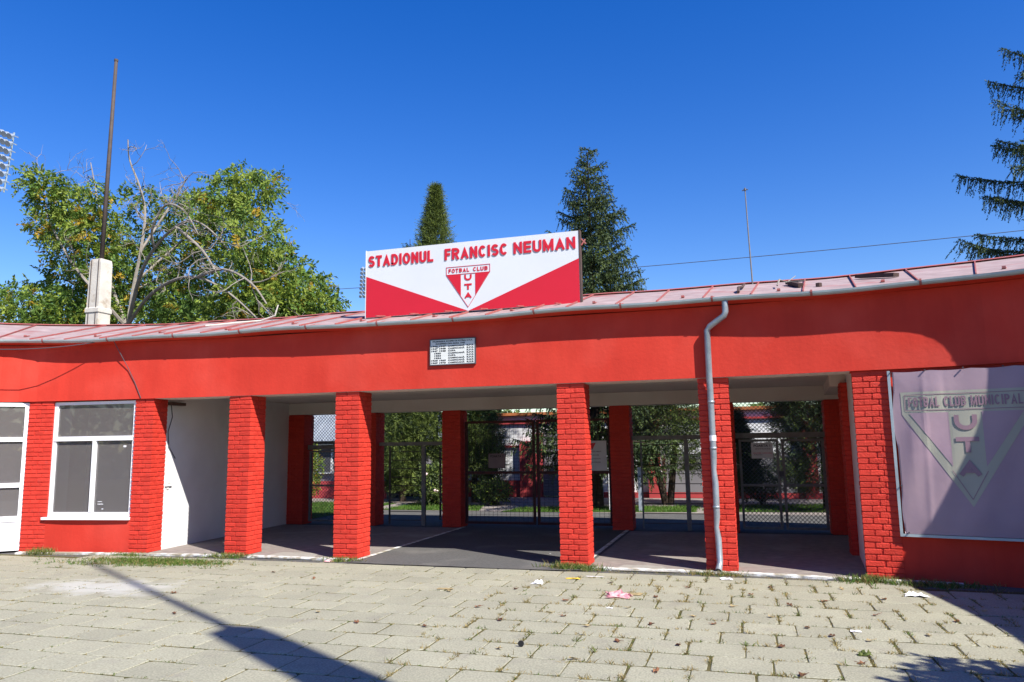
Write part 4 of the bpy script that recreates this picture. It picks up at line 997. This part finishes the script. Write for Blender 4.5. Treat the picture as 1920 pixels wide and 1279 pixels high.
    for (px, py, cr, ns) in cl:
        c = W(px, py, r.uniform(-1.8, 1.8) if not (230 <= px <= 420 and 380 < py < 585) else r.uniform(1.2, 3.2))
        for s in range(int(ns * 3.8)):
            v = unit(r.normal(size=3)) * cr * r.uniform(.25, 1.) ** .6 * np.array([1, 1.3, .85])
            p = c + v; d = unit(v * .6 / cr + r.normal(0, .5, 3) + np.array([0, 0, -.15])); l = r.uniform(.28, .5); k = r.integers(5, 8)
            ss = np.repeat(np.linspace(.15, 1, k), 2)[:, None]; P = p + d * l * ss + np.array([0, 0, -.18]) * l * ss ** 2
            sd_ = unit(np.cross(d, r.normal(size=3))); sg = np.tile([1, -1], k)[:, None]
            D = unit(d * .55 + sd_ * sg + np.array([0, 0, -.25]) + r.normal(0, .22, (2 * k, 3)))
            Q.append(leaf_quads(P, D, r.uniform(.11, .18, 2 * k), r.uniform(.05, .085, 2 * k), r))
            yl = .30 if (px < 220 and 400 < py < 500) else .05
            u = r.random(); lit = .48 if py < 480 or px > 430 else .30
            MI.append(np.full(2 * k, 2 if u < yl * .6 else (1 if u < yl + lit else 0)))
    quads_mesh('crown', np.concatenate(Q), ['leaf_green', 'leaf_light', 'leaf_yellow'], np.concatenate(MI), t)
broadleaf()

spruce(-3.72, 19.6, 9.65, 2.6, 1.25, 3, 'dark spruce rising right of the name board', whorl=.40, arms=8, low_r=.35)
spruce(9.25, 21.5, 14.0, 5.1, 2.4, 5, 'tall dark spruce at the right edge above the roof', whorl=.88, arms=11, dens=.058)
spruce(-10.9, 23.5, 8.9, 1.5, 1.0, 8, 'spruce top just left of the slender conifer behind the name board', whorl=.45, arms=6)
conifer_bush(-9.0, 21.3, 9.7, 2.3, .35, 11, 'slender tall light green conifer rising left of the middle of the name board', 13000, pw=1.0, probs=(.32, .60, .08))
conifer_bush(-7.6, 20.9, 5.4, .98, .08, 12, 'bushy conifer seen through the left leaf of the wide gate', 12000, probs=(.42, .40, .18))
conifer_bush(-9.9, 20.9, 5.2, 1.2, .4, 13, 'bushy conifer seen through the barred gate with the open leaf', 10000, probs=(.4, .38, .22))
conifer_bush(-2.0, 20.6, 5.3, 1.7, .95, 14, 'two stemmed conifer seen through the barred gate under chain link', 11000, trunks=((-.45, 0), (.25, .1)), up_=.2)
conifer_bush(1.80, 19.4, 5.2, 1.50, .45, 15, 'dense dark conifer behind the right chain link gate', 15000, mats=('needle_dark', 'needle_light', 'needle_dark'), probs=(.45, .22, .33))
conifer_bush(-.30, 20.6, 2.35, .75, .3, 16, 'smaller dark conifer left of the dense one behind the right gate', 6000, mats=('needle_dark', 'needle_mid', 'needle_dark'))
conifer_bush(3.4, 20.5, 5.0, 1.5, .4, 17, 'dark conifer behind the right side wall', 3000)
def shrub(x, y, H, rad, seed, label, n, mats, probs, ln=.08, flowers=0):
    r = np.random.default_rng(seed); t = empty('garden_shrub', (x, y, 0), label, 'shrub')
    b = MB()
    for k in range(7):
        a = r.uniform(0, 6.28); b.tube([(x, y, -.02), (x + rad * .3 * math.cos(a), y + rad * .3 * math.sin(a), H * .4), (x + rad * .6 * math.cos(a), y + rad * .6 * math.sin(a), H * .85)], [.02, .014, .006], 5)
    b.build('stems', 'bark_dark', t)
    v = unit(r.normal(size=(n, 3))) * r.uniform(.3, 1, (n, 1)) ** .4; C = np.array([x, y, H * .52]) + v * np.array([rad, rad, H * .48]) * (1 + .15 * np.sin(v[:, :1] * 9 + v[:, 2:] * 7))
    C[:, 2] = np.maximum(C[:, 2], .04)
    Q = leaf_quads(C, v * .7 + r.normal(0, .7, (n, 3)), r.uniform(ln * .7, ln * 1.4, n), r.uniform(ln * .35, ln * .6, n), r)
    quads_mesh('foliage', Q, list(mats), r.choice(len(mats), n, p=probs), t)
    for k in range(flowers):
        vv = unit(r.normal(size=3) + np.array([0, -1.2, .3])); p = Vector((x, y, H * .52)) + Vector(vv * np.array([rad, rad, H * .48]))
        f = MB(); f.tube([p, p + Vector(vv) * .02, p + Vector(vv) * .04], [.012, .04, .025], 7); f.build('flower', 'pink_flower', t)
shrub(-8.35, 19.6, 1.15, .55, 31, 'flowering green shrub behind the barred gate with the open leaf', 2600, ('shrub_leaf', 'needle_light'), (.7, .3), .09, 8)
shrub(-6.75, 20.0, .72, .55, 32, 'low rounded grey green shrub behind the wide gate', 1900, ('shrub_leaf', 'leaf_light'), (.75, .25), .08)
shrub(-12.35, 19.3, 1.9, .55, 33, 'yellowing shrub beside the grey house behind the left gate', 2400, ('leaf_light', 'leaf_green', 'leaf_yellow'), (.6, .25, .15), .09)
shrub(.35, 20.9, .9, .5, 34, 'low dark shrub behind the right gate', 1300, ('shrub_leaf', 'needle_dark'), (.5, .5), .08)

# leafy tree to the right of the camera: its crown shades the paving at the right
def shade_tree(x, y, zc, rad, seed):
    r = np.random.default_rng(seed); t = empty('young_tree', (x, y, 0), 'young leafy tree in front of the right wing', 'tree')
    b = MB(); b.tube([(x, y, -.02), (x + .05, y, zc * .5), (x, y, zc + rad * .6)], [.07, .05, .015], 7)
    for k in range(9):
        v = unit(r.normal(size=3)) * rad * .8; b.tube([(x, y, zc - .3), tuple(np.array([x, y, zc]) + v)], [.025, .006], 5)
    b.build('trunk', 'bark_grey', t); n = 3200
    v = unit(r.normal(size=(n, 3))) * r.uniform(.2, 1, (n, 1)) ** .45; C = np.array([x, y, zc]) + v * rad * (1 + .25 * np.sin(v[:, :1] * 6 + 1) * np.cos(v[:, 1:2] * 5))
    quads_mesh('crown', leaf_quads(C, v + r.normal(0, .7, (n, 3)), r.uniform(.09, .16, n), r.uniform(.05, .09, n), r), ['leaf_green', 'leaf_light'], r.integers(0, 2, n), t)
shade_tree(4.55, 4.1, 3.1, .72, 41)

# ------------------------------------------------------------------ the yard behind: lawns, path, stand, house
def sheet(name, pts, z, m_):
    b = MB(); b.add([(p[0], p[1], z) for p in pts], [tuple(range(len(pts)))]); return tag(b.build(name, m_), kind='structure')
sheet('yard_path', [(-16, 18.1), (8, 18.1), (8, 23.0), (-16, 23.0)], .0, 'concrete_floor')
lawns = [[(-14.5, 15.3), (-9.75, 15.3), (-9.75, 20.2), (-14.5, 20.2)], [(-9.2, 18.15), (-6.5, 18.2), (-6.9, 19.6), (-9.2, 20.6)], [(-5.9, 17.95), (-1.2, 18.5), (-1.2, 20.2), (-5.6, 19.3)], [(-1.0, 18.6), (6, 19.3), (6, 21.8), (-1.0, 20.4)]]
for k, L_ in enumerate(lawns):
    sheet('lawn_bed', L_, .006, 'lawn_soil')
def tufts(name, P, n, hgt, wid, mats, probs, seed, label=None, cat=None, spread=.5, lean=.45, parent=None):
    r = np.random.default_rng(seed); P = np.asarray(P); N_ = len(P) * n
    B = np.repeat(P, n, 0) + np.concatenate([r.normal(0, spread, (N_, 2)), np.zeros((N_, 1))], 1)
    D = unit(np.stack([r.normal(0, lean, N_), r.normal(0, lean, N_), np.ones(N_)], 1)); h = r.uniform(.4, 1.1, N_) * np.repeat(np.broadcast_to(hgt, len(P)), n)
    S = unit(np.cross(D, r.normal(size=(N_, 3)))) * wid / 2; bend = np.stack([r.normal(0, .4, N_), r.normal(0, .4, N_), np.zeros(N_)], 1) * h[:, None]
    Md = B + D * h[:, None] * .55; Tp = B + D * h[:, None] + bend * .5
    Q = np.stack([B - S, B + S, Md + S * .8, Md - S * .8], 1); T = np.stack([Md - S * .8, Md + S * .8, Tp, Tp], 1)[:, :3]
    V = np.concatenate([Q.reshape(-1, 3), T.reshape(-1, 3)]); F = [tuple(range(i * 4, i * 4 + 4)) for i in range(N_)] + [tuple(range(N_ * 4 + i * 3, N_ * 4 + i * 3 + 3)) for i in range(N_)]
    mi = np.repeat(r.choice(len(mats), len(P), p=probs), n); mi = np.where(r.random(N_) < .2, r.integers(0, len(mats), N_), mi)
    o = link(name, make_mesh(name, V, F, list(mats), np.concatenate([mi, mi])), parent); tag(o, label, cat, None, 'stuff'); return o
r = np.random.default_rng(5); P = []
for L_ in lawns:
    L_ = np.array(L_); a, c = L_.min(0), L_.max(0); area = (c - a).prod()
    Pq = np.stack([r.uniform(a[0], c[0], int(area * 90)), r.uniform(a[1], c[1], int(area * 90)), np.full(int(area * 90), .006)], 1)
    # stay inside the bed (convex, counter-clockwise)
    ok = np.ones(len(Pq), bool)
    for i in range(len(L_)):
        p, q = L_[i], L_[(i + 1) % len(L_)]; ok &= ((q[0] - p[0]) * (Pq[:, 1] - p[1]) - (q[1] - p[1]) * (Pq[:, 0] - p[0])) > 0
    P.append(Pq[ok])
tufts('lawn_grass', np.concatenate(P), 7, .07, .012, ('grass_blade', 'weed_green'), (.8, .2), 51, 'bright green grass on the lawns behind the gates', 'grass', .06)

# stand building: white wall, red base, red pilasters, shutter
st = empty('stand_building', (-.5, 23.1, 0), 'white building with red base and pilasters seen through the gates', 'building')
def spart(name, m_, *a):
    b = MB(); b.box(*a); return b.build(name, m_, st)
spart('wall', 'far_white', -9.4, 9, 23.2, 27, 0, 2.56); spart('base', 'red_wall_far', -9.4, -6.86, 23.12, 23.19, 0, .52); spart('base', 'red_wall_far', -4.2, 9, 23.12, 23.19, 0, .16)
spart('pilaster', 'red_wall_far', -6.84, -6.36, 23.02, 23.19, 0, 1.75); spart('pilaster', 'red_wall_far', -6.30, -6.12, 22.95, 23.19, 0, 2.0)
for k in range(12): spart('shutter_slat', 'far_grey', -6.08, -4.3, 23.12, 23.17 + .02 * (k % 2), .05 + k * .165, .205 + k * .165)
for X in (-2.80, 1.6, 4.5): spart('pilaster', 'red_wall_far', X, X + .36, 23.0, 23.11, 0, 2.3)
spart('lower_panel', 'far_grey', -2.3, 1.5, 23.13, 23.18, .17, 1.3)
spart('cornice', 'red_wall_far', -9.5, 9.1, 23.13, 23.19, 2.30, 2.36); spart('roof_edge', 'orange_tile', -9.6, 9.2, 23.08, 27.2, 2.57, 2.66); spart('string_course', 'red_wall_far', -9.4, -6.9, 23.14, 23.19, 1.56, 1.62)
# grey house behind the left gate
hs = empty('grey_house', (-14.2, 22, 0), 'grey house with a bluish metal roof behind the left gate', 'house')
b = MB(); b.box(-18, -11.0, 22, 26, 0, 1.95); b.build('wall', 'far_grey', hs)
b = MB(); b.box(-18.02, -10.98, 21.93, 21.99, 0, .55); b.build('base', 'red_wall_far', hs)
b = MB(); b.add([(-18.4, 21.6, 1.85), (-10.6, 21.6, 1.85), (-10.6, 24.2, 4.1), (-18.4, 24.2, 4.1), (-18.4, 26.6, 1.85), (-10.6, 26.6, 1.85)], [(0, 1, 2, 3), (3, 2, 5, 4), (1, 5, 2), (0, 3, 4)]); rf = b.build('roof', 'far_roof', hs)
for k in range(20):
    b = MB(); X = -18.3 + k * .4; b.bar((X, 21.6, 1.875), (X, 24.2, 4.125), .03, .04); b.build('roof_rib', 'far_roof', rf)
b = MB(); b.box(-14.0, -12.9, 21.9, 21.985, .8, 1.75); w = b.build('window', 'white_pvc', hs)
for xa, xb in ((-13.94, -13.5), (-13.42, -12.96)):
    b = MB(); b.box(xa, xb, 21.88, 21.898, .86, 1.69); b.build('pane', 'dark_frame', w)
for x, label in ((-3.19, 'short white post on the lawn edge right of the wide gate'), (-2.47, 'blue grey post standing on the lawn behind the fourth gate')):
    m_ = 'far_white' if x < -2.5 else 'far_roof'
    lone('yard_post', m_, lambda b: (b.box(x - .05, x + .05, 18.55, 18.65, 0, 1.02), b.hexa([(x - .06, 18.54), (x + .06, 18.54), (x + .06, 18.66), (x - .06, 18.66)], 1.021, 1.05)), label, 'post')
# hedge and a far belt of trees closing the view behind the yard
def belt():
    r = np.random.default_rng(77); n = 16000; X = r.uniform(-60, 45, n); Y = 40 + r.normal(0, 1.2, n); Z = r.uniform(0, 1, n) ** .8 * (2.6 + .8 * np.sin(X * .35) + .5 * np.sin(X * 1.3)); C = np.stack([X, Y, Z], 1)
    o = quads_mesh('hedge', leaf_quads(C, r.normal(size=(n, 3)), r.uniform(.35, .7, n), r.uniform(.2, .4, n), r), ['leaf_green', 'needle_mid'], r.integers(0, 2, n), None); tag(o, 'distant green hedge closing the yard behind the buildings', 'hedge', None, 'stuff')
belt()
street = quads_mesh('reflection_hedge', leaf_quads(np.stack([rng.uniform(-60, 45, 9000), -24 + rng.normal(0, 1., 9000), rng.uniform(0, 4.2, 9000)], 1), rng.normal(size=(9000, 3)), rng.uniform(.5, .9, 9000), rng.uniform(.3, .6, 9000), rng), ['leaf_green', 'needle_mid'], rng.integers(0, 2, 9000), None)  # hedge added out of view to darken pane reflections and block low sky light
tag(street, 'added unseen hedge behind the camera that darkens the window reflections', 'hedge', None, 'stuff')

# ------------------------------------------------------------------ weeds, dry grass and litter on the paving
r = np.random.default_rng(9); P = []; Pd = []
for (x, y, cross) in JOINTS:
    if not in_view(x, y, .2): continue
    right = min(1, max(0, (x + 3.5) / 4.)); farr = min(1, max(0, (y - 6.2) / 3.)); pr = .06 + .50 * right * (1 if cross else .45) + .25 * farr * (.4 + .6 * right)
    ln_ = (SD if cross else SW) * .5
    for k in range(3):
        if r.random() < pr * .75:
            q = r.uniform(-ln_, ln_) * .9; p = (x, y + q, -.006) if cross else (x + q, y, -.006)
            (Pd if r.random() < .72 else P).append(p)
    # thin moss line everywhere
    for k in range(7):
        if r.random() < .92:
            q = r.uniform(-ln_, ln_); (P if r.random() < .4 else Pd).append(((x, y + q, -.008) if cross else (x + q, y, -.008)))
P, Pd = np.array(P), np.array(Pd)
tufts('joint_weeds', P, 7, r.uniform(.008, .026, len(P)), .007, ('weed_green', 'dry_grass'), (.65, .35), 61, 'short green weeds growing in the joints of the paving', 'weeds', .013, .8)
tufts('joint_grass', Pd, 10, r.uniform(.010, .045, len(Pd)) * np.where(Pd[:, 0] > -2.8, 1.35, .6), .007, ('dry_grass', 'weed_green'), (.82, .18), 62, 'dry yellowish grass growing in the joints of the paving', 'grass', .019, .95)
# strip of dry grass along the kerb
P = []
for k in range(520):
    X = r.uniform(-11.4, 3.4); dens = .9 if (X > -2.4 or X < -7.2) else .35
    if -5.4 < X < -2.7: dens = .10
    if r.random() < dens: q = wp(X, .25 + abs(r.normal(0, .09)), -.01); P.append((q.x, q.y, q.z))
tufts('kerb_grass', P, 9, r.uniform(.02, .06, len(P)), .004, ('dry_grass', 'weed_green'), (.6, .4), 63, 'dry grass and weeds along the white kerb', 'grass', .035, .8)
def clump(X, off, sx, n, h, seed, label, mats=('weed_green', 'grass_blade', 'dry_grass'), probs=(.5, .3, .2)):
    r = np.random.default_rng(seed); q = wp(X, off); Pq = np.stack([q.x + r.normal(0, sx, n), q.y + r.normal(0, .06, n) - abs(r.normal(0, .03, n)), np.full(n, -.005)], 1)
    o = tufts('weed_clump', Pq, 10, h, .0075, mats, probs, seed, None, None, .03, .6); del o['kind']; tag(o, label, 'weeds', 'weed clumps at the foot of the building')
clump(-11.05, .14, .16, 60, .13, 71, 'green weed clump at the foot of the pier left of the window')
clump(-9.45, .18, .20, 45, .07, 72, 'low weeds at the foot of the pier right of the window')
clump(-7.7, .17, .17, 75, .085, 73, 'green weed clump at the foot of the leftmost free column')
clump(-5.75, .17, .15, 60, .075, 74, 'weed clump at the foot of the column left of the driveway')
clump(-2.25, .17, .22, 100, .11, 75, 'leafy weed clump at the foot of the column right of the driveway')
clump(-.45, .22, .2, 55, .07, 76, 'dry weed clump under the downpipe shoe', probs=(.25, .1, .65))
clump(1.35, .20, .16, 85, .11, 77, 'bright green weed clump at the corner pier left of the banner')
clump(1.95, .26, .28, 80, .09, 78, 'dark weeds in the shade under the banner')
r = np.random.default_rng(81); c = np.array([-8.35, 9.35]); Pq = np.concatenate([np.stack([c[0] + r.normal(0, .55, 700), c[1] + r.normal(0, .12, 700), np.full(700, -.005)], 1), np.stack([-9.0 + r.normal(0, .5, 120), 9.05 + r.normal(0, .10, 120), np.full(120, -.005)], 1)])
tufts('grass_patch', Pq, 8, .07, .007, ('grass_blade', 'weed_green', 'dry_grass'), (.5, .3, .2), 82, 'green grass patch spreading over slabs in front of the white wall', 'grass', .03, .7)

def gpt(px, py):
    d = fw + rx * ((px - 960) / 1400.) + up * ((639.5 - py) / 1400.); s = -1.65 / d.z; return Vector((d.x * s, d.y * s, 0))
# dry leaves
leaf_var = []
for k in range(6):
    rr = random.Random(k); b = MB(); n = 9; V = [(0, 0, .006)]
    for i in range(n):
        a = 6.283 * i / n; q = .028 * (1 + .45 * (i % 2)) * rr.uniform(.7, 1.2); V.append((q * math.cos(a), q * .7 * math.sin(a), .004 + .016 * abs(math.sin(a * 1.5 + k)) * rr.uniform(.4, 1.3)))
    b.add(V, [(0, i + 1, (i + 1) % n + 1) for i in range(n)]); b.bar((.0, 0, .006), (-.06, .01, .014), .003)
    leaf_var.append(make_mesh('leaf', b.v, b.f, 'dry_leaf' if k < 4 else 'dry_leaf_pale'))
spots = [(-.02, 8.75), (.35, 8.3), (.7, 8.55), (1.1, 8.0), (.15, 7.7), (-.55, 7.55), (-.9, 7.15), (-.35, 7.3), (.45, 7.35), (.62, 7.1), (-1.2, 7.8), (-1.45, 6.95), (-1.1, 6.5), (-1.75, 7.3), (-.6, 6.5), (.2, 6.65), (.9, 7.0), (1.4, 7.3), (1.75, 7.9), (.75, 6.3), (-2.3, 7.0), (-2.9, 6.6), (-2.0, 6.05), (-1.35, 5.9), (-.7, 5.75), (.3, 5.9), (-2.7, 7.5), (-3.6, 6.6), (-4.2, 6.9), (-3.3, 8.2), (-5.3, 8.6), (-6.1, 8.9), (-6.4, 7.4), (-5.6, 6.5), (2.1, 8.4), (1.9, 9.1), (.2, 9.2), (-.7, 9.0), (-1.6, 9.1), (-1.0, 8.4), (-.2, 8.1), (.95, 9.3), (1.3, 8.8), (-2.6, 8.5), (-1.9, 8.0)]
for i, (x, y) in enumerate(spots):
    pale = i % 6 > 3
    tag(link('dry_leaf', leaf_var[i % 6], None, (x, y, .004), (random.uniform(-.2, .2), random.uniform(-.2, .2), random.uniform(0, 6.28))),
        'small pale dry leaf lying on the paving slabs' if pale else 'small curled brown leaf lying on the paving slabs', 'leaf', 'pale dry leaves scattered on the paving' if pale else 'brown dry leaves scattered on the paving')
def crumple(name, m_, px, py, sx, sy, h, seed, label, cat, n=7):
    r = np.random.default_rng(seed); c = gpt(px, py); V = []; F = []
    for j in range(n + 1):
        for i in range(n + 1):
            u, v = i / n * 2 - 1, j / n * 2 - 1; k = max(0, 1 - .5 * (u * u + v * v)); V.append((c.x + sx * u * (1 + r.normal(0, .12)), c.y + sy * v * (1 + r.normal(0, .12)), .006 + h * k * abs(r.normal(0, .6))))
    F = [(j * (n + 1) + i, j * (n + 1) + i + 1, (j + 1) * (n + 1) + i + 1, (j + 1) * (n + 1) + i) for j in range(n) for i in range(n)]
    tag(link(name, make_mesh(name, V, F, m_), None), label, cat)
crumple('plastic_bag', 'plastic_pink', 1160, 1119, .13, .10, .065, 1, 'crumpled pink plastic bag on the paving right of the driveway', 'litter')
crumple('paper_scrap', 'dry_leaf_pale', 1190, 1115, .09, .06, .012, 2, 'pale paper scrap beside the crumpled pink plastic bag', 'litter', 4)
crumple('paper_scrap', 'plastic_white', 1008, 1095, .07, .05, .05, 3, 'torn white paper scrap on the paving near the driveway edge', 'litter', 5)
crumple('candy_wrapper', 'plastic_yellow', 1076, 1086, .085, .035, .02, 4, 'yellow wrapper lying by the foot of the column right of the driveway', 'litter', 4)
crumple('paper_strip', 'plastic_white', 1115, 1082, .11, .012, .008, 5, 'thin white paper strip by the kerb right of the yellow wrapper', 'litter', 3)
crumple('paper_scrap', 'plastic_white', 1718, 1118, .11, .06, .05, 6, 'white paper scrap near the shade below the banner', 'litter', 5)
crumple('paper_scrap', 'plastic_white', 1605, 1185, .045, .028, .012, 7, 'small white paper scrap on the open paving at the right', 'litter', 3)
crumple('paper_scrap', 'plastic_white', 1143, 1141, .03, .022, .012, 8, 'tiny white paper scrap in front of the crumpled pink bag', 'litter', 3)
crumple('pink_wrapper', 'plastic_pink', 615, 1054, .05, .035, .04, 9, 'small pink wrapper on the kerb at the column left of the driveway', 'litter', 3)
crumple('paper_scrap', 'plastic_white', 1362, 1087, .07, .04, .03, 10, 'white and blue paper scrap in front of the downpipe shoe', 'litter', 4)
crumple('paper_scrap', 'plastic_white', 955, 1040, .045, .02, .012, 11, 'white paper scrap lying on the driveway asphalt', 'litter', 3) if False else crumple('paper_scrap', 'plastic_white', 1030, 1039, .05, .03, .012, 11, 'white paper scrap in the sunlit wedge beside the driveway column', 'litter', 3)
crumple('cardboard_scrap', 'dry_leaf_pale', 835, 1105, .085, .04, .012, 12, 'flat tan cardboard scrap on the paving in front of the driveway', 'litter', 4)
crumple('green_sprig', 'weed_green', 1622, 1230, .05, .035, .05, 13, 'small bright green sprig growing between slabs at the right', 'weeds', 6)
c = gpt(977, 1213)
lone('bottle_cap', 'black_paint', lambda b: b.tube([c + Vector((0, -.006, .026)), c + Vector((0, .008, .028))], [.026, .024], 12), 'black bottle cap standing on edge on the paving in the middle', 'cap')
